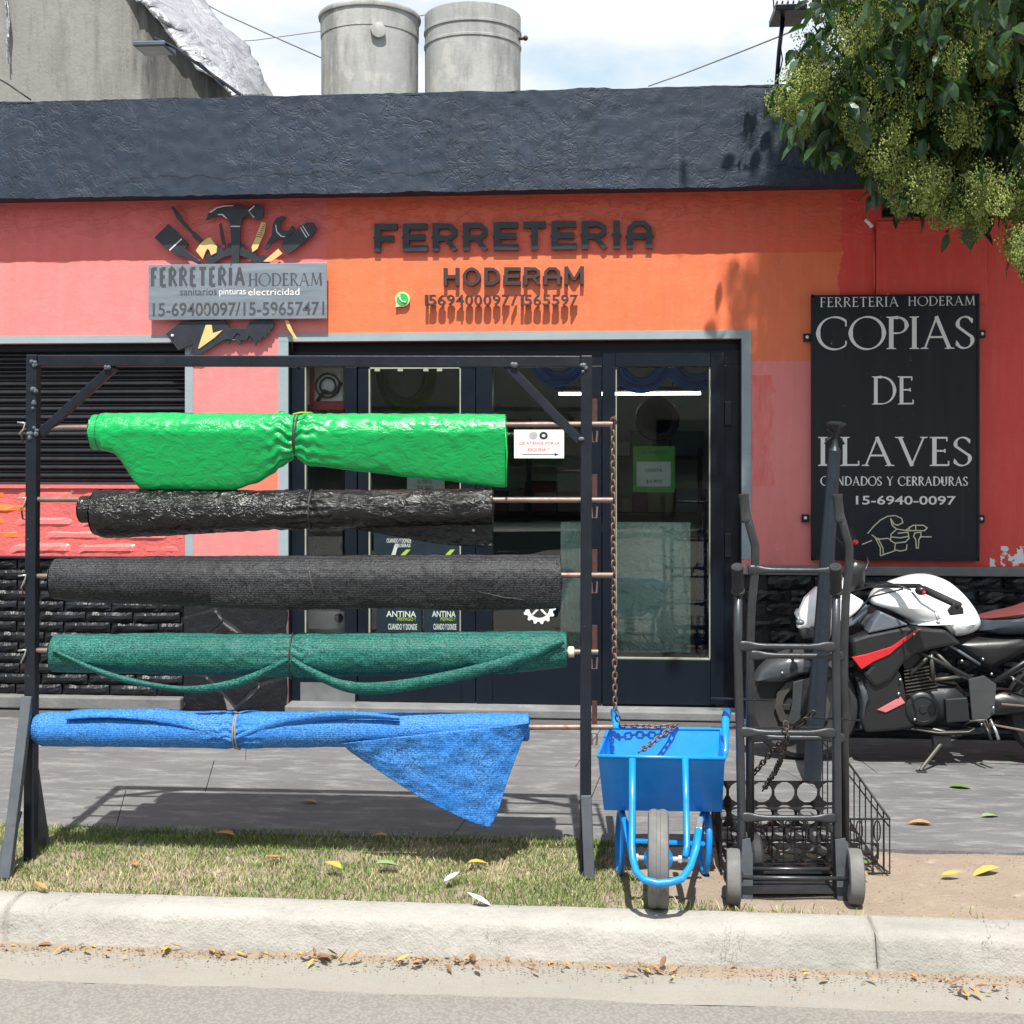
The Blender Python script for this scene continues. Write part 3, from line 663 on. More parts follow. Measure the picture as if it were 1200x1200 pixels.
# glyph: (width, strokes[(pts, w)], serifs[(x,y,half,vertical)])
GL = {
 'C': (.92, [(arc(.52,.5,.50,.5,48,312,26), None)], [(.86,.80,.10,1),(.86,.20,.07,1)]),
 'O': (1.04, [(arc(.52,.5,.50,.5,0,360,32), None)], []),
 'P': (.62, [([(.14,0),(.14,1)],None), ([(.14,.97),(.34,.97)]+arc(.34,.73,.26,.24,90,-90,12)+[(.14,.49)], None)], [(.14,0,.15,0),(.10,1,.11,0)]),
 'I': (.30, [([(.15,0),(.15,1)],None)], [(.15,0,.15,0),(.15,1,.15,0)]),
 'A': (.94, [([(.10,0),(.46,1)],.5), ([(.44,1.0),(.84,0)],1.05), ([(.24,.36),(.68,.36)],.42)], [(.09,0,.12,0),(.84,0,.15,0)]),
 'S': (.58, [(arc(.30,.755,.22,.225,25,200,12)+[(.16,.62),(.42,.42)]+arc(.28,.26,.24,.245,25,-160,12), None)], [(.505,.86,.08,1),(.055,.16,.09,1)]),
 'D': (.90, [([(.14,0),(.14,1)],None), ([(.14,.975),(.36,.975)]+arc(.36,.5,.48,.475,90,-90,20)+[(.14,.025)], None)], [(.10,0,.11,0),(.10,1,.11,0)]),
 'E': (.60, [([(.14,0),(.14,1)],None), ([(.14,.97),(.52,.97)],.42), ([(.14,.52),(.46,.52)],.42), ([(.14,.03),(.56,.03)],.42)], [(.52,.92,.08,1),(.46,.52,.07,1),(.57,.09,.09,1),(.10,0,.11,0),(.10,1,.11,0)]),
 'L': (.58, [([(.14,0),(.14,1)],None), ([(.14,.03),(.54,.03)],.42)], [(.56,.09,.09,1),(.10,0,.11,0),(.14,1,.15,0)]),
 'V': (.92, [([(.10,1),(.48,0)],1.05), ([(.46,0),(.84,1)],.5)], [(.09,1,.14,0),(.84,1,.12,0)]),
 'N': (.94, [([(.16,0),(.16,1)],.55), ([(.14,1),(.80,0)],1.05), ([(.80,0),(.80,1)],.55)], [(.16,0,.13,0),(.10,1,.10,0),(.80,1,.13,0)]),
 'Y': (.82, [([(.08,1),(.41,.48)],1.0), ([(.74,1),(.41,.48)],.5), ([(.41,.5),(.41,0)],None)], [(.41,0,.15,0),(.08,1,.13,0),(.74,1,.11,0)]),
 'R': (.74, [([(.14,0),(.14,1)],None), ([(.14,.97),(.32,.97)]+arc(.32,.75,.24,.22,90,-90,12)+[(.14,.53)], None), ([(.30,.53),(.70,0)],1.0)], [(.14,0,.14,0),(.10,1,.11,0),(.70,0,.08,0)]),
 'U': (.86, [([(.16,1),(.16,.32)]+arc(.43,.32,.27,.31,180,360,14)+[(.70,1)], None)], [(.16,1,.14,0),(.70,1,.13,0)]),
 'F': (.58, [([(.14,0),(.14,1)],None), ([(.14,.97),(.52,.97)],.42), ([(.14,.52),(.46,.52)],.42)], [(.52,.92,.08,1),(.46,.52,.07,1),(.14,0,.15,0),(.10,1,.11,0)]),
 'T': (.72, [([(.36,0),(.36,1)],None), ([(.04,.97),(.68,.97)],.42)], [(.36,0,.15,0),(.04,.92,.08,1),(.68,.92,.08,1)]),
 'H': (.90, [([(.16,0),(.16,1)],None), ([(.74,0),(.74,1)],None), ([(.16,.52),(.74,.52)],.42)], [(.16,0,.14,0),(.16,1,.14,0),(.74,0,.14,0),(.74,1,.14,0)]),
 'M': (1.12, [([(.12,0),(.20,1)],.5), ([(.20,1),(.55,.05)],1.0), ([(.55,.05),(.90,1)],.5), ([(.90,1),(.98,0)],1.0)], [(.11,0,.12,0),(.98,0,.13,0),(.16,1,.08,0),(.94,1,.08,0)]),
}
BL = {  # heavy squared capitals with clipped corners
 'F': (.78, [[(.12,0),(.12,1)], [(.12,.89),(.78,.89)], [(.12,.47),(.66,.47)]], [(.0,.5)]),
 'E': (.82, [[(.12,0),(.12,1)], [(.12,.89),(.82,.89)], [(.12,.5),(.76,.5)], [(.12,.11),(.84,.11)]], [(.0,.5)]),
 'R': (.84, [[(.12,0),(.12,1)], [(.12,.89),(.58,.89),(.74,.76),(.74,.58),(.58,.46),(.12,.46)], [(.44,.46),(.78,.02)]], [(.0,.5)]),
 'T': (.74, [[(.37,0),(.37,1)], [(.0,.89),(.74,.89)]], [(.25,.5)]),
 'I': (.28, [[(.14,0),(.14,1)]], [(.0,.5),(.28,.5)]),
 'A': (.86, [[(.12,0),(.12,.72),(.28,.89),(.58,.89),(.74,.72),(.74,0)], [(.12,.44),(.74,.44)]], [(.0,.45),(.88,.45)]),
 'H': (.82, [[(.12,0),(.12,1)], [(.70,0),(.70,1)], [(.12,.5),(.70,.5)]], []),
 'O': (.90, [arc(.45,.5,.36,.42,0,360,20)], []),
 'D': (.84, [[(.12,0),(.12,1)], [(.14,.90),(.46,.90),(.66,.76),(.72,.58),(.72,.42),(.66,.24),(.46,.10),(.14,.10)]], []),
 'M': (1.0, [[(.12,0),(.12,1)], [(.12,1),(.5,.25)], [(.5,.25),(.88,1)], [(.88,1),(.88,0)]], []),
}
def ribbon(m, pts, wf, place_, depth):
    """flat or extruded stroke; wf(direction) -> width; place_ maps (x, y) -> 3D, depth is an extrusion vector"""
    n = len(pts); closed = n > 8 and (Vector(pts[0])-Vector(pts[-1])).length < 1e-4
    l, r_ = [], []
    for i in range(n):
        p = Vector(pts[i])
        a = Vector(pts[i-1]) if i > 0 else (Vector(pts[-2]) if closed else None); b = Vector(pts[i+1]) if i < n-1 else (Vector(pts[1]) if closed else None)
        d0 = (p - a).normalized() if a is not None else None; d1 = (b - p).normalized() if b is not None else None
        d = (d0 + d1).normalized() if (d0 is not None and d1 is not None) else (d0 if d0 is not None else d1)
        w_ = wf(d)/2; nn = Vector((-d.y, d.x)); k = 1
        if d0 is not None and d1 is not None: k = 1/max(.5, abs(nn.dot(Vector((-d1.y, d1.x)))))
        l.append(p + nn*w_*k); r_.append(p - nn*w_*k)
    vs = [place_(q.x, q.y) for q in l] + [place_(q.x, q.y) for q in r_]
    fs = [(i, i+1, n+i+1, n+i) for i in range(n-1)]
    if depth is None: m.add(vs, fs); return
    e = Vector(depth); N_ = 2*n
    fs2 = [tuple(j+N_ for j in f)[::-1] for f in fs]
    side = [(i, i+1, N_+i+1, N_+i) for i in range(n-1)] + [(n+i+1, n+i, N_+n+i, N_+n+i+1) for i in range(n-1)] + [(0, n, N_+n, N_), (n-1, 2*n-1, N_+2*n-1, N_+n-1)]
    m.add(vs + [v + e for v in vs], fs + fs2 + side)
def letters(text, x0, x1, ytop, ybot, Y, mat, parent, wt=.13, style='serif', depth=.0012, cond=None, gap=.12, contrast=.30, name='letter', mirror=False, each=True, cap1=None):
    """text set into a box given on plane Y"""
    A = P(x0, ybot, Y); B = P(x1, ybot, Y); h = P((x0+x1)/2, ytop, Y).z - P((x0+x1)/2, ybot, Y).z
    z0 = P((x0+x1)/2, ybot, Y).z
    adv = []; tot = 0
    T = GL if style == 'serif' or style == 'sansc' else BL
    for ch in text:
        wd = .45 if ch == ' ' else T[{'Í': 'I'}.get(ch, ch)][0]
        adv.append(tot); tot += wd + gap
    tot -= gap; sx = (B.x - A.x)/tot
    m = MB(); out_ = []
    for ch, x in zip(text, adv):
        if ch == ' ': continue
        if each: m = MB()
        g = T[{'Í': 'I'}.get(ch, ch)]; k = [0]
        def pl(off):
            return lambda a, b: Vector((A.x + (x + a)*sx, Y - off, z0 + b*h))
        e = (0, depth, 0); asp = sx/h
        def dirw(d): return Vector((d.x*asp, d.y)).normalized()
        for st in g[1]:
            k[0] += 1; off = .00012*k[0]
            if style == 'serif':
                pts, w_ = st
                def wf(d, w_=w_):
                    d = dirw(d); th = math.degrees(math.atan2(d.y, d.x))
                    c = abs(math.sin(R(th - 12)))**1.3; ww = contrast + (1-contrast)*c
                    if w_: ww = w_
                    return wt*ww/ (asp*abs(d.y) + abs(d.x))
                ribbon(m, pts, wf, pl(off), e)
            else:
                pts = st if style == 'block' else st[0]
                def wf(d):
                    d = dirw(d); return wt/(asp*abs(d.y) + abs(d.x))
                ribbon(m, pts, wf, pl(off), e)
        if style == 'serif':
            for (sx_, sy_, hl, vert) in g[2]:
                k[0] += 1; off = .00012*k[0]; t_ = wt*.16
                if vert: q = [(sx_-t_/asp, sy_-hl), (sx_+t_/asp, sy_-hl*.8), (sx_+t_/asp, sy_+hl*.8), (sx_-t_/asp, sy_+hl)]
                else:
                    c_ = t_*2 if sy_ < .5 else -t_*2
                    q = [(sx_-hl, sy_), (sx_+hl, sy_), (sx_+hl*.9, sy_+c_*.6), (sx_+hl*.35, sy_+c_), (sx_-hl*.35, sy_+c_), (sx_-hl*.9, sy_+c_*.6)]
                f_ = pl(off); m.prism([f_(a, b) for a, b in q], e)
        elif style == 'block':
            for (sx_, sy_) in g[2]:
                k[0] += 1; f_ = pl(.00012*k[0]); o_ = .06 if sx_ < .3 and not (ch in 'IA' and sx_ > .2) else -.06
                if sx_ > .5 or (ch == 'I' and sx_ > .2): o_ = -.06
                m.prism([f_(a, b) for a, b in ((sx_-o_*.6, sy_), (sx_+o_, sy_+.09), (sx_+o_, sy_-.09))], e)
        if ch == 'Í':
            f_ = pl(.001); m.prism([f_(a, b) for a, b in ((.10, 1.10), (.30, 1.30), (.40, 1.28), (.18, 1.08))], e)
        if each: out_.append(m.build(name, mat, parent))
    if not each: out_.append(m.build(name, mat, parent))
    return out_
def text_obj(text, x0, x1, ytop, ybot, Y, mat, parent, name='lettering', depth=.0006, embolden=0, font=None, flip=False):
    cu = bpy.data.curves.new('t', 'FONT'); cu.body = text; cu.offset = embolden
    cu.resolution_u = 3
    o = bpy.data.objects.new('t', cu); S.collection.objects.link(o)
    dg = bpy.context.evaluated_depsgraph_get(); me0 = bpy.data.meshes.new_from_object(o.evaluated_get(dg))
    bpy.data.objects.remove(o)
    vs = [v.co.copy() for v in me0.vertices]; fs = [tuple(p.vertices) for p in me0.polygons]
    ax = min(v.x for v in vs); bx = max(v.x for v in vs); az = min(v.y for v in vs); bz = max(v.y for v in vs)
    A = P(x0, ybot, Y); B = P(x1, ybot, Y); xc = (x0+x1)/2; z0 = P(xc, ybot, Y).z; z1 = P(xc, ytop, Y).z
    pts = [Vector((A.x + (v.x-ax)/(bx-ax)*(B.x-A.x), Y - depth, z0 + (v.y-az)/(bz-az)*(z1-z0))) for v in vs]
    m = MB(); m.add(pts, fs)
    if depth > .002:
        n_ = len(pts); edges = {}
        for f in fs:
            for i in range(len(f)):
                a, b = f[i], f[(i+1) % len(f)]; edges[(a, b)] = edges.get((a, b), 0) + 1
        sd = [(a, b) for (a, b) in edges if (b, a) not in edges]
        m.v += [p + Vector((0, depth, 0)) for p in pts]; m.f += [(b, a, a+n_, b+n_) for a, b in sd]
    bpy.data.meshes.remove(me0)
    return m.build(name, mat, parent)
# big wall letters
w1 = thing('shop_name_letters', P(600, 292, -.02), 'raised dark block letters reading FERRETERIA across the upper wall', 'sign')
ls = letters('FERRETERIA', 438, 765, 260, 293, -.028, m_letter, w1, wt=.225, style='block', depth=.026, gap=.17)
w2 = thing('owner_name_letters', P(602, 340, -.02), 'raised dark letters reading HODERAM below the bigger shop name', 'sign')
letters('HODERAM', 519, 685, 313, 334, -.034, m_letter2, w2, wt=.21, style='block', depth=.034, gap=.13)
w3 = thing('phone_number_digits', P(588, 362, -.02), 'small raised dark digits of two phone numbers over the door', 'sign')
x = 496
for ch, ww in zip('1569400097/1565597', (7, 11, 11, 11, 11, 11, 11, 11, 11, 11, 9, 7, 11, 11, 11, 11, 11, 11)):
    k_ = (676-496)/185.0
    xx = x + 2.6 if ch == '1' else x
    text_obj(ch, xx, xx + (3.6 if ch == '1' else (ww-1.8)*k_), 346, 358.5, -.03, m_letter2, w3, 'digit', .028, .012); x += ww*k_
# speech bubble with handset
m_green = M('bubble_green', (.03, .42, .10), .45, bump=0); m_bub = M('bubble_yellow', (.62, .66, .30), .5, bump=0)
bb = thing('phone_logo', P(471, 362, -.02), 'round green phone handset logo left of the phone digits', 'logo')
def disc(cx, cy, r, Y, th, n=24, tail=False):
    q = [(cx + r*math.cos(R(a)), cy + r*math.sin(R(a))) for a in [i*360/n for i in range(n)]]
    if tail: q = [p for p in q if not (p[0] < cx-.35*r and p[1] > cy+.55*r)]; i = max(range(len(q)), key=lambda i: (q[i][1] if q[i][0] < cx else -1)); q.insert(i+1, (cx-.95*r, cy+1.1*r))
    return [P(a, b, Y) for a, b in q]
MB().prism(disc(471.5, 350.5, 8.6, -.024, .02, tail=True), (0, .023, 0)).build('bubble_edge', m_bub, bb)
MB().prism(disc(471.5, 350.5, 6.8, -.028, .02), (0, .0038, 0)).build('bubble', m_green, bb)
m = MB(); m.tube([P(468, 347, -.030), P(468.6, 350.5, -.030), P(471, 353.3, -.030), P(474.6, 354.2, -.030)], [.005, .0035, .0035, .005], 8); m.ball(P(468.3, 346.8, -.03), .0062, 6); m.ball(P(474.8, 354, -.03), .0062, 6)
m.build('handset', m_white, bb, smooth=True)
# ---- plaque with tools
def Z4(x, y): return (150 + x/4.615, 220 + y/4.615)
tp = thing('tool_emblem', P(276, 330, -.03), 'black cut metal emblem of a hammer, wrench and other tools round a gear ring', 'emblem')
def cut(name, pts, mat=m_letter, Y=-.045, th=.010, bevel=.0015):
    q = [P(*Z4(a, b), Y) for a, b in pts]
    return MB().prism(q, (0, th, 0)).build(name, mat, tp, bevel=bevel)
gear = []
NT = 22
for i in range(NT*4):
    an = 2*math.pi*i/(NT*4); r_ = 282 if (i % 4) in (0, 1) else 252
    gear.append((577 + r_*.84*math.cos(an), 572 + r_*math.sin(an)*.98))
m = MB(); outer = [P(*Z4(a, b), -.038) for a, b in gear]
inner = [P(*Z4(577 + 178*math.cos(2*math.pi*i/len(gear)), 572 + 208*math.sin(2*math.pi*i/len(gear))), -.038) for i in range(len(gear))]
n_ = len(gear); e = Vector((0, .008, 0)); vs = outer + inner + [v+e for v in outer] + [v+e for v in inner]
m.add(vs, [(i, (i+1) % n_, n_+(i+1) % n_, n_+i) for i in range(n_)] + [(2*n_+i, 3*n_+i, 3*n_+(i+1) % n_, 2*n_+(i+1) % n_) for i in range(n_)] + [(i, 2*n_+i, 2*n_+(i+1) % n_, (i+1) % n_) for i in range(n_)] + [(n_+i, n_+(i+1) % n_, 3*n_+(i+1) % n_, 3*n_+i) for i in range(n_)])
m.build('gear_ring', m_letter, tp)
cut('hammer', [(418,178),(438,132),(478,104),(530,92),(610,92),(648,112),(690,88),(724,92),(734,130),(726,170),(696,174),(652,150),(622,160),(610,200),(604,330),(600,420),(556,420),(560,330),(552,200),(540,160),(500,152),(452,164)])
cut('hammer_line', [(440,132),(478,106),(520,96),(570,95),(570,99),(522,101),(482,111),(446,136)], m_white, -.0475, .002, 0)
cut('hammer_line', [(556,206),(606,206),(606,211),(556,211)], m_white, -.0475, .002, 0)
cut('hammer_line', [(486,142),(512,142),(534,164),(530,167),(508,148),(486,147)], m_white, -.0475, .002, 0)
cut('hammer_line', [(650,124),(682,96),(686,99),(655,128),(684,160),(680,163)], m_white, -.0475, .002, 0)
cut('paint_brush', [(142,270),(218,194),(328,302),(310,330),(330,352),(392,398),(372,410),(300,372),(268,368),(250,356),(240,344),(196,320)])
cut('brush_line', [(222,336),(288,274),(292,278),(226,341)], m_white, -.0475, .002, 0)
cut('screwdriver', [(232,104),(244,100),(272,134),(290,158),(300,176),(354,240),(360,236),(404,280),(388,302),(348,262),(346,252),(282,186),(262,164)])
cut('glove', [(366,340),(392,300),(430,272),(446,268),(482,320),(478,352),(448,366),(440,340),(430,330),(420,345),(404,388)], m_yellow)
cut('pencil', [(492,196),(504,190),(526,300),(524,330),(514,330),(500,270)], m_letter2)
cut('folding_rule', [(722,184),(746,190),(738,240),(700,330),(672,350),(668,320),(690,270),(700,240)], m_yellow)
for i in range(7): cut('rule_mark', [(700+i*5.2-6*(i<3), 262-i*11),(722+i*3.2, 266-i*11),(722+i*3.2,269-i*11),(700+i*5.2-6*(i<3),265-i*11)], m_letter, -.0475, .002, 0)
cut('wrench', [(730,330),(776,258),(782,200),(800,164),(834,152),(860,164),(824,186),(822,216),(846,238),(872,228),(886,202),(900,212),(894,250),(858,280),(820,276),(790,290),(750,336)])
cut('wrench_line', [(796,200),(800,200),(806,236),(830,260),(848,262),(848,267),(826,264),(802,240)], m_white, -.0475, .002, 0)
cut('roller_handle', [(826,310),(850,276),(936,204),(970,186),(1006,190),(1020,214),(1014,240),(990,266),(880,352),(860,356)])
cut('handle_line', [(930,216),(934,214),(968,268),(964,271)], m_white, -.0475, .002, 0)
cut('handle_line', [(942,206),(946,204),(980,258),(976,261)], m_white, -.0475, .002, 0)
cut('blade', [(730,400),(812,330),(834,356),(778,400)], m_yellow)
cut('hand_saw', [(204,790),(290,722),(400,722),(520,716),(548,760),(640,760),(660,720),(790,722),(784,760),(770,770),(772,790),(752,786),(748,812),(730,806),(716,830),(704,826),(690,858),(676,820),(656,800),(640,828),(606,824),(604,792),(586,786),(566,820),(520,822),(392,904),(336,900),(350,846),(272,880)])
cut('pliers', [(420,742),(452,742),(458,786),(512,770),(470,810),(384,872),(378,868),(400,800)], m_yellow, -.050)
cut('key_shape', [(846,712),(868,720),(892,780),(918,820),(900,816),(862,760)], m_yellow)
MB().ball(P(*Z4(240, 800), -.047), .010).build('rivet', m_white, tp, smooth=True)
pq = thing('name_plaque', P(278, 374, -.06), 'brushed grey metal plaque with shop name and phone numbers, over the tool emblem', 'sign')
YP = -.062
MB().rect(174, 309, 383, 374, YP, .010).build('plate', m_plaque, pq, bevel=.001)
letters('FERRETERÍA', 177, 287, 314, 335, YP-.0005, m_plaqueink, pq, wt=.20, style='sansc', depth=.002, gap=.22, each=False, name='lettering')
letters('HODERAM', 291, 378, 320, 335, YP-.0005, m_plaqueink, pq, wt=.16, style='serif', depth=.002, gap=.12, each=False, name='lettering')
text_obj('sanitarios', 211, 254, 338, 346, YP-.0008, m_plaqueink, pq, depth=.001)
text_obj('pinturas', 257, 288, 338, 347.5, YP-.0008, m_white, pq, depth=.001)
text_obj('electricidad', 291, 351, 338, 346, YP-.0008, m_white, pq, depth=.001)
text_obj('15-69400097/15-59657471', 179, 380, 354, 370, YP-.0008, m_plaqueink, pq, depth=.001, embolden=.012)
# ---- key copying board
kb = thing('key_copy_board', P(1049, 656, -.03), 'tall black sign board COPIAS DE LLAVES with white serif letters on the red wall', 'sign')
YB = -.04
MB().rect(951, 345, 1148, 657, YB, .03).build('board', m_board, kb, bevel=.004)
m = MB()
for (a, b, c_, d_) in ((951,345,953.5,657),(1145.5,345,1148,657),(951,345,1148,347.5),(951,654.5,1148,657)): m.rect(a, b, c_, d_, YB-.006, .006)
m.build('board_edge', m_rack, kb)
letters('FERRETERÍA', 961, 1053, 348, 359.5, YB-.001, m_white, kb, wt=.13, style='serif', gap=.14, each=False, name='lettering')
letters('HODERAM', 1064, 1143, 347, 358, YB-.001, m_white, kb, wt=.13, style='serif', gap=.14, each=False, name='lettering')
letters('COPIAS', 958, 1142, 371, 409, YB-.001, m_white, kb, wt=.14, gap=.06)
letters('DE', 1022, 1071, 441, 474, YB-.001, m_white, kb, wt=.13, gap=.06)
letters('LLAVES', 959, 1139, 512, 546, YB-.001, m_white, kb, wt=.15, gap=.10)
letters('CANDADOS Y CERRADURAS', 962, 1134, 558.5, 569, YB-.001, m_white, kb, wt=.18, contrast=.4, gap=.12, each=False, name='lettering')
text_obj('15-6940-0097', 1003, 1120, 581, 591.5, YB-.001, m_white, kb, depth=.001, embolden=.014)
def Z6(x, y): return (920 + x/3.333, 320 + y/3.333)
hand = [[(322,1018),(345,990),(372,965),(400,950),(430,947),(455,958),(460,975),(440,985),(425,980),(412,958)], [(412,958),(418,985),(436,1000),(470,1005),(500,985),(540,985),(555,995),(545,1006),(505,1006),(470,1006)],
        [(436,1000),(414,1020),(412,1045),(430,1055),(470,1050),(484,1036),(480,1012),(440,1016)], [(430,1055),(428,1080),(450,1086),(474,1080),(476,1060)], [(412,1030),(450,1034),(482,1028)],
        [(338,1022),(362,1040),(400,1036),(412,1040)], [(352,1034),(372,1072),(372,1104)], [(362,1034),(382,1074),(384,1102)], [(372,1104),(430,1084)], [(300,1060),(340,1044)],
        [(506,1015),(530,1012),(530,1030),(522,1040),(520,1074),(512,1074),(510,1040),(502,1030),(506,1015)], [(485,990),(485,1004)], [(510,985),(510,1006)], [(525,1030),(572,1030)]]
m = MB()
for i, st in enumerate(hand):
    pts = [P(*Z6(a, b), YB) for a, b in st]; q = [Vector((p.x, p.z)) for p in pts]
    ribbon(m, q, lambda d: .0062, (lambda i: (lambda a, b: Vector((a, YB-.0012-.0001*i, b))))(i), (0, .001, 0))
m.build('hand_with_key_drawing', m_cream, kb)
for (a, b) in ((946, 395), (1151, 391), (944, 607), (1150, 608)):
    s_ = MB().rect(a-4, b-4, a+4, b+5, -.03, .026).build('bracket', m_board, kb)
    MB().ball(P(a, b, -.034), .010, 8).build('screw', m_white, s_, smooth=True)
# ------------------------------------------------------------------ display rack
def DR(px): return 4.80 + (4.66-4.80)*(px-38)/(687-38)
def K(px, py, off=0.0):
    """point on the rack plane, off metres nearer the camera"""
    d = DR(px); p = PD(px, py, d); return p - FW*off
NR = -FW
rk = thing('display_rack', (K(360, 1010).x, K(360, 1010).y, 0), 'black welded steel rack frame holding five rolls in front of the shop', 'rack')
sd = (K(687, 500) - K(38, 500)).normalized()
MB().bar(K(39.5, 416), Vector((K(36, 900).x, K(36, 900).y, .0)), .042, .042, sd).build('post', m_rack, rk, bevel=.003)
MB().bar(K(687.5, 417), Vector((K(686, 900).x, K(686, 900).y, .0)), .042, .042, sd).build('post', m_rack, rk, bevel=.003)
MB().bar(K(46.6, 423), K(680, 424), .042, .042, UP).build('top_bar', m_rack, rk, bevel=.003)
MB().bar(K(134, 430), K(48, 508), .030, .034, FW).build('corner_brace', m_rack, rk, bevel=.003)
MB().bar(K(594, 428), K(680, 517), .030, .034, FW).build('corner_brace', m_rack, rk, bevel=.003)
for px, ytop, yb in ((35, 815, 905), (686.5, 930, 935)):
    t = K(px, ytop, .02); d = DR(px)
    f = PD(px + (px-600)*.05, HZ, d-(.20 if px < 100 else .06)); f.z = .0
    MB().bar(t, f, .040, .030, sd).build('front_strut', m_rackgrey, rk, bevel=.003)
    t = K(px+1, yb, -.02); b_ = PD(px - (px-600)*.03, HZ, d+.16); b_.z = 0
    MB().bar(t, b_, .040, .030, sd).build('rear_strut', m_rackgrey if px < 100 else m_rack, rk, bevel=.003)
MB().bar(K(27, 945, .06), Vector((K(14, 1000, .10).x, K(14, 1000, .10).y, 0)), .035, .03, sd).build('front_strut', m_rackgrey, rk, bevel=.003)
# weld blobs
for (a, b) in ((42, 425), (128, 430), (45, 505), (38, 512), (684, 432), (602, 430), (680, 515), (42, 455), (41, 475)):
    m = MB()
    for i in range(4): m.ball(K(a+U(-3, 3), b+U(-4, 4), .022), U(.006, .011), 6)
    tag(m.build('weld', m_rackgrey, rk), kind='stuff')
RY = [497, 586, 674, 763, 852]
for i, y in enumerate(RY):
    # angle iron stubs and square eyes behind the right post, hook eyes at the left one
    m = MB(); m.bar(K(697, y-30, -.01), K(697, y+2, -.01), .020, .006, sd); m.build('stub_plate', m_rust, rk, bevel=.001)
    m = MB(); c = [K(693, y+8, -.005), K(700, y+8, -.005), K(699, y+21, -.005), K(694, y+21, -.005)]; m.tube(c, .0042, 6, closed=True); m.build('square_eye', m_rod, rk)
    m = MB(); m.tube([K(33, y+3, 0), K(26, y+10, .01), K(28, y+22, .01), K(34, y+22, 0)], .004, 6); m.build('hook_eye', m_rust, rk, smooth=True)
# ---- rods
RX = [(60, 718), (40, 718), (40, 718), (40, 701), (40, 718)]
ROW = ['top', 'second', 'middle', 'fourth', 'lowest']; RL = ['bright green tarpaulin', 'shiny black tarpaulin', 'black shade mesh', 'dark green shade mesh', 'blue mesh']
YL = [501, 585, 675, 762, 853]; YRr = [497, 586, 674, 764, 852]
for i in range(5):
    a, b = RX[i]
    t = thing('steel_rod', K(380, (YL[i]+YRr[i])/2), f'thin steel rod carrying the {RL[i]} roll on the rack', 'rod', 'rods across the display rack')
    rr_ = .0105
    MB().tube([K(a-8, YL[i]+.3, 0), K(360, (YL[i]+YRr[i])/2, 0), K(b, YRr[i], 0)], rr_, 10).build('bar', m_rod, t, auto=True)
    if i != 0 and i != 4: MB().tube([K(25, YL[i]-1, .03), K(34, YL[i]-2, .03), K(33, YL[i]+3, .03), K(28, YL[i]+14, .03)], .0035, 6).build('locking_pin', m_zinc, t, smooth=True)
    else: MB().tube([K(24, YL[i]-6, .03), K(33, YL[i]-5, .03), K(31, YL[i]+2, .03), K(26, YL[i]+8, .03)], .0035, 6).build('locking_pin', m_zinc, t, smooth=True)
    if i == 3:
        MB().lathe(K(669, YRr[i], 0), [(.016, -.012), (.021, -.008), (.021, .010), (.014, .014)], 12, sd).build('plastic_plug', m_cream, t, auto=True)
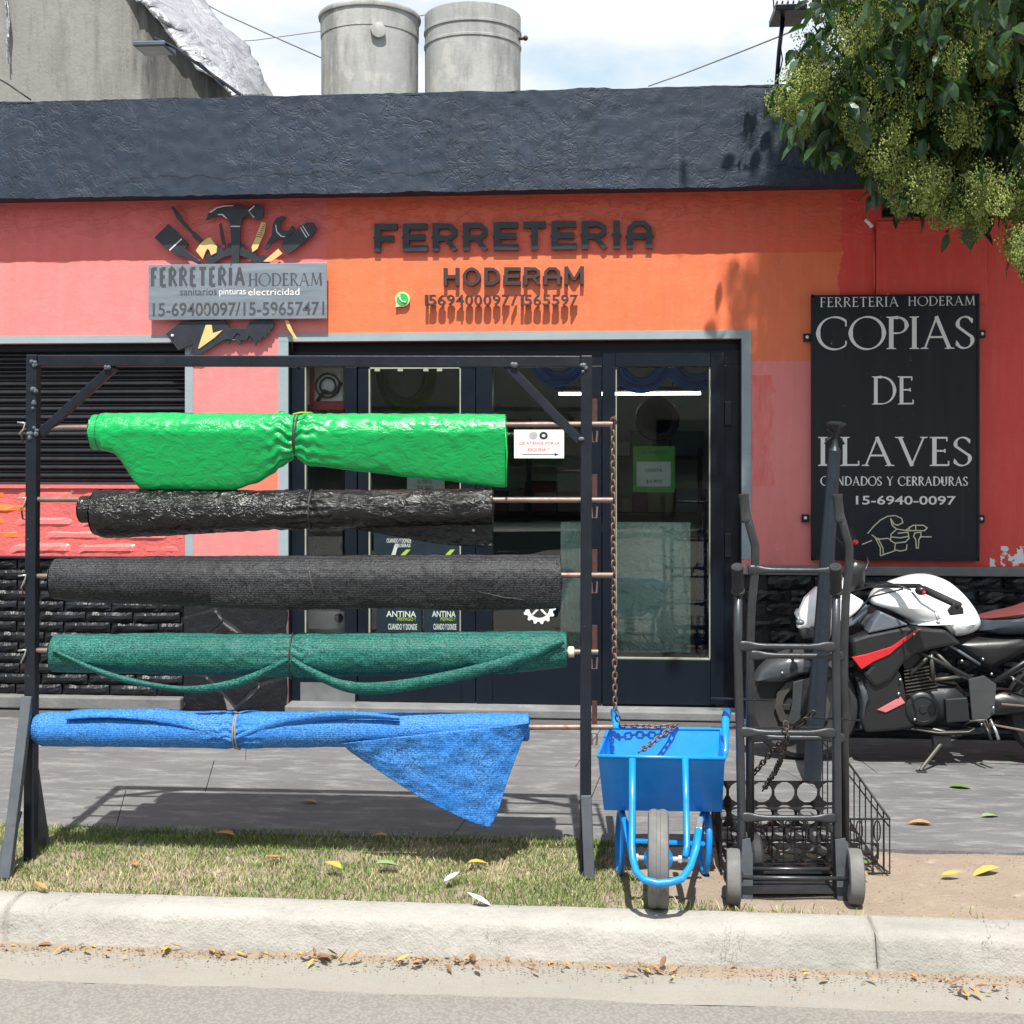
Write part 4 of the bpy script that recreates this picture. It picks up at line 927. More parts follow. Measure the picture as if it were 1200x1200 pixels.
# ---- rolls
def lerp_pts(pts, x):
    if x <= pts[0][0]: return pts[0][1]
    for (a, b), (c, d) in zip(pts, pts[1:]):
        if x <= c:
            t = (x-a)/(c-a); t = t*t*(3-2*t)*.5 + t*.5; return b + (d-b)*t
    return pts[-1][1]
def roll(name, top, bot, hang, mat, parent, x0, x1, amp=.004, fs=(9, 22), tie=None, seed=0, pin=1.0, nu=420, nv=84, fringe=0, hoff=None, ex=.0):
    """top/bot: pixel outline of the wound body; hang: lowest line of the layer that hangs from it"""
    m = MB(); nu = int(nu*(x1-x0)/560)+8
    def f(u, v):
        px = x0 + (x1-x0)*u; yt = lerp_pts(top, px); yb = lerp_pts(bot, px); yh = max(yb, lerp_pts(hang, px)) if hang else yb
        c = K(px, (yt+yb)/2); sc_ = DR(px)/FPX; r = (yb-yt)/2*sc_; dr = (yh-yb)*sc_
        an = 2*math.pi*v; cz, cn = math.cos(an), math.sin(an)    # v=0 top, front side for 0<v<.5
        zz = r*cz; nn = r*cn
        if dr > 0 and cz < 0:
            k = -cz
            zz = -r*k - dr*k**1.25
            if cn > 0: nn = r*(cn**.35)*(1-.45*k*min(1, dr/.1)) if k < .999 else nn
            else: nn = r*cn*(1-.8*min(1, dr/.05)*k) 
            if cn > 0 and dr > .01: nn = max(nn, r*.45*(1-k**8))
        q = Vector((px/100*fs[0]*.5, an*r*fs[1]*1.6 + seed*3.1 + (dr*fs[1]*k if dr > 0 and cz < 0 else 0), seed))
        a_ = amp
        if tie:
            dt = abs(px - tie); g = math.exp(-(dt/26)**2); a_ = amp*(1+1.6*g*pin); r_p = 1 - .13*pin*math.exp(-(dt/9)**2)
            zz *= r_p; nn *= r_p
            w_ = pin*g*.007*math.sin(an*15 + noise.noise(Vector((px*.08, 0, seed)))*4) * (1 if dt > 2 else .2)
        else: w_ = 0
        ridge = 1 - abs(noise.noise(q))*2.2; d = a_*(ridge*.7 + noise.noise(q*2.6)*.6) + w_
        e = min(1, min(px-x0, x1-px)/6+.1)
        ln = math.hypot(zz, nn) + 1e-6
        p = c + UP*(zz + d*zz/ln*e) + NR*(nn + d*nn/ln*e)
        if fringe and cz < -.9: p.z += fringe*noise.noise(Vector((px*.6, 1, seed)))
        return p
    m.grid(f, nu, nv)
    # wound ends: concentric rings pushed in and out
    for end in (0, 1):
        px = x0 if end == 0 else x1; yt = lerp_pts(top, px); yb = lerp_pts(bot, px); c = K(px, (yt+yb)/2); r = (yb-yt)/2*DR(px)/FPX; sg = -1 if end == 0 else 1
        pr = []; n_ = 9
        for i in range(n_): pr += [(r*(1-i/n_), sg*.004*(i % 2)), (r*(1-(i+.8)/n_), sg*.004*(i % 2))]
        m.lathe(c, pr if end else pr, 28, sd)
    return m.build(name, mat, parent, smooth=True)
def tie_ring(px, yt, yb, parent, mat, lean=0, r=.0028, tail=0):
    c = K(px, (yt+yb)/2); rr_ = (yb-yt)/2*DR(px)/FPX*1.03; q = []
    for i in range(22):
        an = 2*math.pi*i/22; q.append(c + UP*rr_*math.cos(an) + NR*rr_*math.sin(an) + sd*lean*math.cos(an))
    MB().tube(q, r, 6, closed=True).build('tie_cord', mat, parent, smooth=True)
def sheet(name, top, bot, mat, parent, off0=.05, off1=.03, nx=120, nz=26, amp=.006, fs=12, seed=0, belly=.0, th=.0022):
    """hanging layer between two pixel lines (parameter runs along each)"""
    def along(pl, t):
        ds = [0]
        for a, b in zip(pl, pl[1:]): ds.append(ds[-1] + math.hypot(b[0]-a[0], b[1]-a[1]))
        s_ = t*ds[-1]
        for i in range(len(pl)-1):
            if s_ <= ds[i+1] or i == len(pl)-2:
                k = (s_-ds[i])/max(1e-6, ds[i+1]-ds[i]); return pl[i][0]+(pl[i+1][0]-pl[i][0])*k, pl[i][1]+(pl[i+1][1]-pl[i][1])*k
    def sm(pl):
        for _ in range(2):
            q = [pl[0]]
            for a, b in zip(pl, pl[1:]): q += [(a[0]*.75+b[0]*.25, a[1]*.75+b[1]*.25), (a[0]*.25+b[0]*.75, a[1]*.25+b[1]*.75)]
            pl = q + [pl[-1]]
        return pl
    top, bot = sm(top), sm(bot)
    def f(u, v):
        a = along(top, u); b = along(bot, u); x = a[0]+(b[0]-a[0])*v; y = a[1]+(b[1]-a[1])*v
        n_ = noise.noise(Vector((x/100*fs, y/100*fs, seed))); n2 = noise.noise(Vector((x/100*fs*3, y/100*fs*3, seed+3)))
        return K(x, y, off0+(off1-off0)*v + belly*math.sin(math.pi*v) + amp*n_ + amp*.4*n2)
    return MB().grid(f, nx, nz).build(name, mat, parent, smooth=True, solid=th)
m_gt = tarp_mat('green_tarpaulin', (.0, .33, .075), .26, .42, 14, .011)
m_bt = tarp_mat('black_tarpaulin', (.004, .004, .0045), .19, .6, 13, .022)
m_bm = weave_mat('black_shade_mesh', (.008, .008, .009), (.078, .082, .092), sk=.5)
m_gm = weave_mat('green_shade_mesh', (.004, .075, .062), (.045, .24, .20))
m_blm = weave_mat('blue_mesh', (.012, .16, .55), (.10, .32, .76), .6, sk=.12)
m_cord = M('dark_cord', (.03, .03, .03), .6); m_cordl = M('brown_cord', (.25, .2, .16), .7); m_cordy = M('yellow_cord', (.4, .5, .05), .6)
# green tarpaulin
r1 = thing('tarpaulin_roll', K(350, 575), 'bright green tarpaulin roll with a drooping layer on the top rod of the rack', 'tarpaulin roll')
roll('wound_sheet', [(110, 486), (592, 486.5)], [(110, 527), (592, 528)], None, m_gt, r1, 110, 590, .0015, seed=1)
roll('hanging_layer', [(118, 484.5), (200, 484), (330, 485), (347, 488), (364, 485), (470, 485), (592, 485.5)],
     [(118, 528), (330, 534), (347, 537), (364, 534), (592, 530)],
     [(118, 527), (137, 531), (166, 573), (275, 574), (300, 566), (347, 537), (366, 545), (430, 553), (500, 561), (592, 571)], m_gt, r1, 119, 592, .0030, (10, 15), 347, 2)
tie_ring(347, 487, 536, r1, m_cord, .0); tie_ring(349, 487, 538, r1, m_cord, .006)
MB().tube([K(347, 486, .07), K(356, 484, .06), K(367, 484, .03)], .003, 6).build('tie_cord', m_cordy, r1, smooth=True)
MB().tube([K(591, 488, .03), K(594, 530, .06), K(593, 570, .05)], .004, 6).build('hem_edge', m_gt, r1, smooth=True)
# black tarpaulin
r2 = thing('tarpaulin_roll', K(340, 630), 'wrinkled shiny black tarpaulin roll on the second rod of the rack', 'tarpaulin roll')
roll('wound_sheet', [(97, 581), (577, 578)], [(97, 613), (577, 607)], None, m_bt, r2, 96, 574, .0015, seed=3)
roll('outer_layer', [(112, 574), (365, 575), (577, 573)], [(112, 627), (125, 630), (365, 619), (577, 614)], None, m_bt, r2, 113, 577, .0038, (14, 12), 365, 4, pin=.7)
sheet('hanging_corner', [(395, 612), (480, 612), (577, 608)], [(395, 617), (450, 626), (520, 639), (578, 641)], m_bt, r2, .01, .0, 80, 18, .006, 14, 5)
MB().ball(K(119, 618, .045), .007, 8, (1, .4, 1)).build('eyelet', m_grey, r2, smooth=True); MB().ball(K(555, 621, .02), .006, 8, (1, .4, 1)).build('eyelet', m_grey, r2, smooth=True)
tie_ring(365, 575, 619, r2, m_cord, .002, .0035)
# black mesh
r3 = thing('shade_mesh_roll', K(360, 712), 'thick fuzzy black shade mesh roll on the middle rod of the rack', 'mesh roll')
roll('wound_mesh', [(65, 655), (200, 652), (656, 650)], [(65, 702), (110, 706), (250, 710), (656, 704)], [(65, 702), (340, 713), (460, 711), (560, 714), (656, 712)], m_bm, r3, 65, 656, .0028, (10, 16), 372, 6, fringe=.004, pin=.15)
tie_ring(370, 654, 710, r3, m_cord, -.022, .0045)
MB().tube([K(652, 655, .07), K(658, 680, .07), K(656, 706, .05), K(590, 697, .085), K(560, 690, .095)], .004, 6).build('folded_edge', m_bm, r3, smooth=True)
# green mesh
r4 = thing('shade_mesh_roll', K(360, 812), 'dark green shade mesh roll with two sagging loops on the fourth rod of the rack', 'mesh roll')
roll('wound_mesh', [(64, 744), (200, 742), (343, 743), (640, 739), (663, 741)], [(64, 787), (343, 793), (600, 788), (663, 782)], None, m_gm, r4, 64, 663, .0028, (8, 14), 344, 8, pin=.4)
sheet('sagging_loop', [(72, 757), (130, 783), (200, 799), (240, 800), (290, 790), (342, 766)], [(70, 759), (128, 790), (190, 803), (240, 809), (295, 799), (342, 772)], m_gm, r4, .078, .074, 160, 8, .003, 9, 9, .008, .004)
sheet('sagging_loop', [(346, 766), (372, 780), (410, 796), (470, 794), (560, 775), (620, 757), (658, 744)], [(346, 772), (370, 790), (410, 808), (450, 811), (560, 790), (630, 768), (661, 750)], m_gm, r4, .08, .076, 160, 10, .004, 9, 10, .01, .004)
tie_ring(343, 742, 794, r4, m_cord, .003, .0032)
for k in range(5): MB().tube([K(655, 746, .06), K(640-k*9, 752+k*8, .078-k*.004), K(600-k*12, 768+k*5, .082-k*.006)], .003, 5).build('gathered_pleat', m_gm, r4, smooth=True)
# blue mesh
r5 = thing('shade_mesh_roll', K(330, 965), 'bright blue mesh roll with a loose hanging corner on the lowest rod of the rack', 'mesh roll')
roll('wound_mesh', [(42, 838), (50, 835), (278, 834), (618, 836)], [(42, 868), (52, 874), (278, 876), (470, 874), (618, 868)], None, m_blm, r5, 42, 619, .0016, (7, 10), 278, 12, pin=.6)
sheet('top_fold', [(84, 836), (88, 829), (150, 829), (200, 828), (240, 835), (276, 858)], [(84, 839), (130, 836), (180, 840), (230, 850), (276, 865)], m_blm, r5, .035, .066, 100, 6, .002, 6, 3, .012, .004)
sheet('top_fold', [(281, 858), (320, 838), (370, 829), (420, 829), (470, 835)], [(281, 864), (320, 852), (370, 842), (420, 838), (470, 840)], m_blm, r5, .066, .05, 100, 6, .002, 6, 4, .012, .004)
sheet('hanging_corner', [(404, 866), (470, 858), (540, 850), (600, 845), (619, 842)], [(412, 877), (450, 903), (505, 938), (560, 963), (578, 968), (594, 912), (619, 846)], m_blm, r5, .075, .045, 130, 50, .007, 6, 14, .0, .003)
tie_ring(277, 836, 876, r5, m_cordl, .0, .003); tie_ring(280, 836, 877, r5, m_cordl, -.004, .003)
# ---- hanging chain
ch = thing('steel_chain', K(718, 700), 'rusty steel chain hanging beside the rack down to the wheelbarrow', 'chain')
def link_mesh(l=.030, w_=.017, r=.0033):
    q = []
    for i in range(16):
        an = 2*math.pi*i/16; q.append(Vector((w_/2*math.cos(an), 0, (l/2-w_/2)*(1 if math.sin(an) > 0 else -1) + w_/2*math.sin(an))))
    me = MB().tube(q, r, 6, closed=True).mesh('link', smooth=True); me.materials.append(m_chain); return me
lk = link_mesh()
def chain_along(pts, parent, step=.0235):
    pts = [Vector(p) for p in pts]; acc = 0; k = 0
    for a, b in zip(pts, pts[1:]):
        Ln = (b-a).length
        while acc < Ln:
            p = a.lerp(b, acc/Ln); q = (b-a).to_track_quat('Z', 'Y')
            rot = q.to_matrix().to_4x4() @ Matrix.Rotation(R(35 + 90*(k % 2)) + U(-.25, .25), 4, 'Z')
            place('link', lk, parent, p, rot.to_euler()); acc += step; k += 1
        acc -= Ln
m_chain2 = None
chain_along([K(718, 494, .0), K(719, 600, -.02), K(720, 700, -.03), K(722, 836, -.04)], ch)
MB().tube([K(716, 492, .0), K(720, 488, .02), K(722, 496, .0), K(718, 500, -.02)], .004, 6, closed=True).build('shackle', m_chain, ch, smooth=True)
# ------------------------------------------------------------------ wheelbarrow
DW = 4.42
wb = thing('wheelbarrow', (PD(776, 700, 4.55).x, PD(776, 700, 4.55).y, 0), 'bright blue steel wheelbarrow facing the street with its single grey wheel in front', 'wheelbarrow')
def A4(px, py, d): return PD(px, py, d)
f0, f1 = A4(701, 886, DW), A4(849, 889, DW); g0, g1 = A4(713, 853, 4.86), A4(845, 855, 4.86)
h0, h1 = A4(708, 949, DW+.15), A4(846, 951, DW+.15); k0, k1 = A4(722, 929, 4.78), A4(836, 930, 4.78)
m = MB(); m.add([f0, f1, g1, g0, h0, h1, k1, k0], [(0,1,5,4), (1,2,6,5), (2,3,7,6), (3,0,4,7), (4,5,6,7)])
m.build('tray', m_blue, wb, solid=.003)
MB().tube([f0, f1, g1, g0], .0075, 8, closed=True).build('tray_rim', m_blue, wb, smooth=True)
for sx_, (a, b) in ((0, (741, 741)), (1, (802, 804))):
    pass
fr = MB(); dF = DW - .035
fr.tube([A4(741, 889, dF), A4(741, 940, 4.32), A4(740.5, 990, 4.24), A4(741.5, 1006, 4.21), A4(746, 1022, 4.165), A4(755, 1031, 4.13), A4(770, 1035, 4.12), A4(785, 1034, 4.12), A4(799, 1030, 4.13), A4(809, 1016, 4.17), A4(816, 994, 4.22), A4(819, 972, 4.27)], .0125, 12)
fr.build('wheel_guard', m_blue, wb, smooth=True)
MB().tube([A4(803, 889, dF), A4(804, 940, 4.32), A4(805, 990, 4.25), A4(803, 1004, 4.21)], .0115, 12).build('front_tube', m_blue, wb, smooth=True)
MB().bar(A4(819, 972, 4.275), A4(820, 958, 4.33), .022, .012).build('worn_bracket', m_plaque, wb, bevel=.002)
MB().bar(A4(735, 985, 4.5), A4(826, 989, 4.5), .012, .022).build('cross_bar', m_blue, wb, bevel=.002)
for (a, b, hx, hy, dd) in ((727, 1, 722, 838, 4.95), (826, -1, 850, 832, 4.95)):
    c = A4(a, 986, 4.66); q = []
    for i in range(20):
        an = 2*math.pi*i/20; q.append(c + FW*.10*math.cos(an) + UP*.115*math.sin(an) + RT*.006*math.sin(an))
    for z in q: z.z = max(z.z, .012)
    MB().tube(q, .012, 8, closed=True).build('leg', m_blue, wb, smooth=True)
    pts = [A4(a + b*14, 1003, 4.30), A4(a + b*6, 965, 4.5), A4(a - b*1, 945, 4.75), A4(hx, 880, 4.85), A4(hx, 845, 4.95), A4(hx + (2 if b < 0 else -2), 834, 5.10)]
    MB().tube(pts, [.011, .012, .012, .013, .017, .017], 10).build('handle', m_blue, wb, smooth=True)
WR = (RT - FW*.118).normalized()
wc = A4(771.5, 1003, 4.31); rw_ = .166; wc.z = rw_ + .004
tyre = MB().lathe(wc, [(rw_*.62, -.030), (rw_*.88, -.036), (rw_*.97, -.032), (rw_, -.022), (rw_, -.008), (rw_*.985, -.006), (rw_*.985, .006), (rw_, .008), (rw_, .022), (rw_*.97, .032), (rw_*.88, .036), (rw_*.62, .030)], 48, WR)
wl = tyre.build('wheel', m_rubber, wb, auto=True)
MB().lathe(wc, [(.015, -.05), (.03, -.04), (rw_*.6, -.012), (rw_*.6, .012),  (.03, .04), (.015, .05)], 24, WR).build('hub', m_blue, wl, auto=True)
MB().tube([wc - WR*.085, wc + WR*.12], .009, 8).build('axle', m_grey, wb, smooth=True)
for s_ in (-1, 1): MB().lathe(wc + WR*s_*.075, [(.014, -.006), (.014, .006), (.01, .007)], 6, WR*s_).build('axle_nut', m_grey, wb)
ch2 = thing('steel_chain', A4(760, 850, 4.8), 'rusty chain draped along the back rim of the blue wheelbarrow tray', 'chain')
chain_along([A4(722, 836, 4.80), A4(727, 851, 4.82), A4(745, 851, 4.83), A4(770, 852, 4.83), A4(792, 850, 4.84), A4(783, 856, 4.80), A4(765, 870, 4.75), A4(748, 882, 4.66)], ch2)
# ------------------------------------------------------------------ hand trucks
def truck(label, d, xl, xr, ytop, ygrip, ybars, base, grips_dark, curved):
    """xl/xr: pixel x of each rail at top/bottom"""
    t = thing('hand_truck', (A4((xl[1]+xr[1])/2, 700, d).x, A4((xl[1]+xr[1])/2, 700, d).y, 0), label, 'hand truck', 'steel hand trucks standing together')
    def Q(px, py, dd=0): return A4(px, py, d + .16*(1060-py)/480*.0 + dd)
    for xs, sg in ((xl, -1), (xr, 1)):
        if curved:
            pts = [Q(xs[0], ytop+22), Q(xs[0]+5, 618), Q(xs[0]+11, 640), Q(xs[0]+11, 665), Q(xs[0]+7, 705), Q(xs[0]+5, 760), Q(xs[1], base)]
            MB().tube(pts, .0155, 12).build('rail', m_truck, t, smooth=True)
            MB().lathe(Q(xs[0]-3, ytop), [(.012, 0), (.0195, .001), (.0195, .012), (.018, .016), (.018, .085), (.0195, .09), (.0195, .10), (.016, .105)], 16, (Q(xs[0], ytop+28)-Q(xs[0]-3, ytop))).build('grip', m_truck, t, auto=True)
        else:
            MB().tube([Q(xs[0], ygrip+18), Q(xs[0]-.5, 760), Q((xs[0]+xs[1])/2, 850), Q(xs[1], 960), Q(xs[1]+sg, base)], .0155, 12).build('rail', m_truck, t, smooth=True)
            ax = (Q(xs[0], ygrip+26) - Q(xs[0]-1, ygrip-5, -.06)); g = Q(xs[0]-1, ygrip-5, -.06)
            MB().lathe(g, [(.010, 0), (.019, .001), (.0225, .005), (.0225, .012), (.0205, .016), (.0205, ax.length*.9), (.024, ax.length*.93), (.024, ax.length)], 18, ax).build('grip', m_grip, t, auto=True)
            MB().lathe(g - ax.normalized()*.002, [(.006, 0), (.0135, .001), (.0135, .004)], 14, ax).build('grip_end', m_truck, t, auto=True)
    for yb in ybars:
        k = (yb-ytop)/(base-ytop); a = xl[0]+(xl[1]-xl[0])*k + (8 if curved else 6); b = xr[0]+(xr[1]-xr[0])*k - (3 if curved else 6)
        z = []; n_ = 14; m = MB()
        # crossbar, round in the middle and hammered flat at both ends
        p0, p1 = Q(a-6, yb, -.012), Q(b+5, yb+1, -.012)
        vs = []; N_ = 12; st = (0, .03, .08, .12, .19, .28, .72, .81, .88, .92, .97, 1)
        for s_ in st:
            e = min(s_, 1-s_); fl = max(0, min(1, (.22-e)/.12)); h_ = .0105 + .0075*fl; w_ = .0105 - .006*fl
            if e < .02: h_ *= .8
            c = p0.lerp(p1, s_)
            for i in range(N_):
                an = 2*math.pi*i/N_; vs.append(c + UP*h_*math.cos(an) + FW*w_*math.sin(an))
        fs = [(i*N_+j, i*N_+(j+1) % N_, (i+1)*N_+(j+1) % N_, (i+1)*N_+j) for i in range(len(st)-1) for j in range(N_)] + [tuple(range(N_)), tuple(range((len(st)-1)*N_, len(st)*N_))]
        m.add(vs, fs); m.build('crossbar', m_truck, t, smooth=True)
    return t, Q
t1, Q1 = truck('front hand truck with black foam grips and solid grey wheels beside the wheelbarrow', 4.40, (865, 869), (980, 981), 660, 668, (757, 858, 958), 1050, True, False)
MBW = []
for px, sg in ((859.5, -1), (1002, 1)):
    c = Q1(px, 1028, -.05); c.z = .094
    prof = [(.055, -.022), (.080, -.026), (.092, -.022), (.095, -.012), (.095, .012), (.092, .022), (.080, .026), (.055, .022)]
    w_ = MB().lathe(c, prof, 40, RT - FW*.16).build('wheel', m_rubber, t1, auto=True)
    MB().lathe(c, [(.012, -.034), (.02, -.03), (.052, -.010), (.052, .010), (.02, .03), (.012, .034)], 20, RT - FW*.16).build('hub', m_truck, w_, auto=True)
for px, sg in ((873, -1), (984, 1)):
    m = MB(); q = [Q1(px-7*(1 if sg > 0 else .6), 982, -.0), Q1(px+5, 980, 0), Q1(px+8, 1000, 0), Q1(px+8, 1056, 0), Q1(px-4, 1058, 0), Q1(px-6, 1010, 0)]
    m.prism([v + NR*.02 for v in q], FW*.004); m.prism([v - NR*.045 for v in q], FW*.004)
    m.build('wheel_bracket', m_rackgrey, t1, bevel=.001)
MB().tube([Q1(848, 1028, -.05), Q1(1012, 1030, -.05)], .008, 8).build('axle', m_truck, t1, smooth=True)
MB().tube([Q1(872, 1018, .05), Q1(985, 1019, .05)], .008, 8).build('lower_bar', m_truck, t1, smooth=True)
a, b = Q1(876, 1052), Q1(980, 1054); 
m = MB(); m.add([a + UP*(.018-a.z) , b + UP*(.018-b.z), b + UP*(.014-b.z) + FW*.16, a + UP*(.014-a.z) + FW*.16], [(0,1,2,3)]); m.build('toe_plate', m_truck, t1, solid=.006)
t2, Q2 = truck('rear hand truck with outward curved metal grips standing behind the front one', 4.56, (874, 879), (984, 991), 579, 588, (668, 768, 864), 1040, False, True)
for px, sg in ((884, -1), (985, 1)):
    c = Q2(px, 1010, .03); c.z = .085
    w_ = MB().lathe(c, [(.05, -.018), (.078, -.02), (.085, -.012), (.085, .012), (.078, .02), (.05, .018)], 32, RT).build('wheel', m_tyre, t2, auto=True)
    MB().lathe(c, [(.010, -.03), (.048, -.01), (.048, .010), (.01, .03)], 16, RT).build('hub', m_truck, w_, auto=True)
a, b = Q2(882, 1030), Q2(978, 1032)
m = MB(); m.add([a + UP*(.034-a.z), b + UP*(.034-b.z), b + UP*(.03-b.z) + FW*.15, a + UP*(.03-a.z) + FW*.15], [(0,1,2,3)]); m.build('toe_plate', m_truck, t2, solid=.006)
for (a, b) in ((820, 905), (940, 1008)):
    y = 818 if a == 820 else 841
    lb = 'thin black rod pushed through the hand truck rails, ' + ('left and higher one' if a == 820 else 'right and lower one')
    o = MB().tube([A4(a+13, y, 4.46), A4(b, y+3, 4.46)], .0035, 6).build('thin_rod', m_rack, smooth=True); tag(o, lb, 'rod')
ch3 = thing('steel_chain', A4(921, 900, 4.7), 'dark chain looped over the hand truck crossbar above the wire basket', 'chain')
lk = lk.copy(); m_dch = M('dark_chain_steel', (.06, .05, .045), .5, .5, bump=.2); lk.materials[0] = m_dch
chain_along([A4(921, 850, 4.36), A4(923, 862, 4.35), A4(920, 873, 4.4), A4(915, 890, 4.55), A4(908, 905, 4.75), A4(895, 925, 4.95)], ch3)
chain_along([A4(952, 836, 4.5), A4(935, 850, 4.55), A4(905, 880, 4.7), A4(885, 905, 4.8)], ch3)
# ------------------------------------------------------------------ bollard pole
bo = thing('leaning_post', G(951, 915), 'dark round steel post leaning right with flared cap, between motorcycle and wire basket', 'post')
d_ = 5.92; b0_, b1_ = G(951, 916), PD(978, 528, d_)
MB().tube([b0_ - UP*.03, b0_.lerp(b1_, .35), b0_.lerp(b1_, .36), b1_], [.043, .042, .040, .030], 20).build('shaft', m_bollard, bo, auto=True)
ax = (b1_-b0_).normalized()
MB().lathe(b1_, [(.030, 0), (.018, .02), (.012, .05), (.012, .07), (.022, .10), (.040, .118), (.048, .124), (.048, .132), (.02, .14)], 18, ax).build('cap', m_bollard, bo, auto=True)
for s_ in (-1, 1): MB().tube([b1_ + RT*s_*.045 + UP*.03, b1_ + RT*s_*.03 + UP*.055, b1_ + ax*.075, b1_ + RT*s_*.035 + UP*.10], .006, 6).build('scroll', m_bollard, bo, smooth=True)
# ------------------------------------------------------------------ wire basket of punched sheet
bk = thing('wire_basket', G(945, 1000), 'low dark wire basket with punched metal base behind the hand trucks', 'basket')
DFk, DBk = 4.62, 5.32
def hole_plate(m, o, ex, ey, nx, ny, hr=.44, t=.003, seg=12, nrm=None):
    ex, ey = Vector(ex), Vector(ey)
    for i in range(nx):
        for j in range(ny):
            c = o + ex*(i+.5) + ey*(j+.5); vs = []
            for k in range(seg):
                an = 2*math.pi*(k+.5)/seg; ca, sa = math.cos(an), math.sin(an); mxx = max(abs(ca), abs(sa))
                vs.append(c + ex*ca*.5/mxx + ey*sa*.5/mxx)
            for k in range(seg):
                an = 2*math.pi*(k+.5)/seg; vs.append(c + ex*hr*math.cos(an) + ey*hr*math.sin(an))
            m.add(vs, [(k, (k+1) % seg, seg+(k+1) % seg, seg+k) for k in range(seg)])
    return m
fl, fr_ = A4(852, 1000, DFk), A4(1030, 1000, DFk); bl, br = A4(888, 930, DBk), A4(990, 930, DBk)
fl.z = fr_.z = .045; bl.z = br.z = .10
w0 = (fr_-fl)/6
m = hole_plate(MB(), fl, w0, (A4(872, 930, DBk)-A4(852, 1000, DFk)).normalized()*0 + (FW*.105 + UP*.012), 6, 5, .455)
m.build('punched_base', m_basket, bk, solid=.004)
bo_ = fl + FW*.53 - UP*.02
m = hole_plate(MB(), bo_, w0, UP*.095, 6, 2, .455); m.build('punched_back', m_basket, bk, solid=.004)
m = hole_plate(MB(), fl + UP*.02, w0, UP*.06, 6, 1, .46); m.build('punched_front', m_basket, bk, solid=.003)
FR = fr_ + RT*.04; FL = fl - RT*.02
zf, zb = .215, .42
ft_r = Vector((FR.x, FR.y, zf)); fb_r = Vector((FR.x, FR.y, .012)); bt_r = FR + FW*.60 - RT*.10; bt_r.z = zb; bb_r = bt_r.copy(); bb_r.z = .03
ft_l = Vector((FL.x, FL.y, zf)); fb_l = Vector((FL.x, FL.y, .012)); bt_l = FL + FW*.60 + RT*.06; bt_l.z = zb; bb_l = bt_l.copy(); bb_l.z = .03
for nm, (a, b, c, d) in (('right', (ft_r, fb_r, bt_r, bb_r)), ('left', (ft_l, fb_l, bt_l, bb_l))):
    for i in range(13):
        k = i/12; p_ = a.lerp(c, k); q_ = b.lerp(d, k); MB().tube([p_, q_], .0028, 5).build('side_wire', m_basket, bk)
    MB().tube([a, c], .0045, 6).tube([b, d], .0045, 6).tube([a.lerp(b, .15), c.lerp(d, .15)], .003, 6).build('side_rim', m_basket, bk, smooth=True)
for a, b in ((ft_l, ft_r), (fb_l, fb_r), (bt_l, bt_r)): MB().tube([a, b], .004, 6).build('cross_wire', m_basket, bk)
for i in range(15):
    k = (i+.5)/15; MB().tube([ft_l.lerp(ft_r, k), fb_l.lerp(fb_r, k)], .0026, 5).build('front_wire', m_basket, bk)
m = MB()
for k in range(9):   # twisted pointed loops hanging on the front upper wire
    c = (ft_l.lerp(ft_r, (k+.7)/9.4)); q = [c + RT*.012*math.sin(a)*1.0 + UP*(-.045+.04*math.cos(a)) for a in [2*math.pi*i/10 for i in range(10)]]
    m.tube(q, .003, 5, closed=True)
m.build('twisted_wire', m_basket, bk, smooth=True)
# ------------------------------------------------------------------ motorcycle
YM = -.95
mo = thing('motorcycle', (XF(1080, YM), YM, 0), 'motorcycle with white fuel tank and red accents parked on its side stand by the wall', 'motorcycle')
def B(px, py, o=0.0):
    p = P(px, py, YM); p.y -= o; return p
m_mwhite = M('white_gloss_paint', (.82, .84, .86), .22, var=.02, bump=0, coat=.5)
m_mblack = M('black_plastic', (.014, .015, .017), .36, var=.2, bump=.1)
m_mgloss = M('dark_gloss_paint', (.045, .05, .055), .25, var=.15, bump=.05, coat=.4)
m_mred = M('red_gloss_paint', (.50, .012, .018), .25, bump=0, coat=.4)
m_mpink = M('faded_red_decal', (.55, .16, .18), .4, bump=0)
m_mgrey = M('satin_grey', (.13, .15, .18), .35, .2, bump=.05)
m_alu = M('cast_alloy', (.10, .095, .085), .45, .6, var=.25, bump=.3)
m_eng = M('black_engine', (.025, .027, .03), .42, .3, var=.2, bump=.3)
m_chrome = M('bright_bolt', (.6, .6, .6), .25, .9, bump=0)
m_seat = M('brown_seat_top', (.13, .035, .035), .5, bump=.3); m_seatb = M('blue_black_seat', (.035, .048, .062), .4, bump=.2)
def pf_(name, pts, th, mat, par=mo, o=0.0): return MB().puff([B(a, b, o) for a, b in pts], th, sm=0, rings=(1, .985, .93, .80, .5)).build(name, mat, par, auto=True)
def pz(name, pts, o0, th, mat, par=mo, bevel=.004): return MB().prism([B(a, b, o0) for a, b in pts], (0, th, 0)).build(name, mat, par, bevel=bevel)
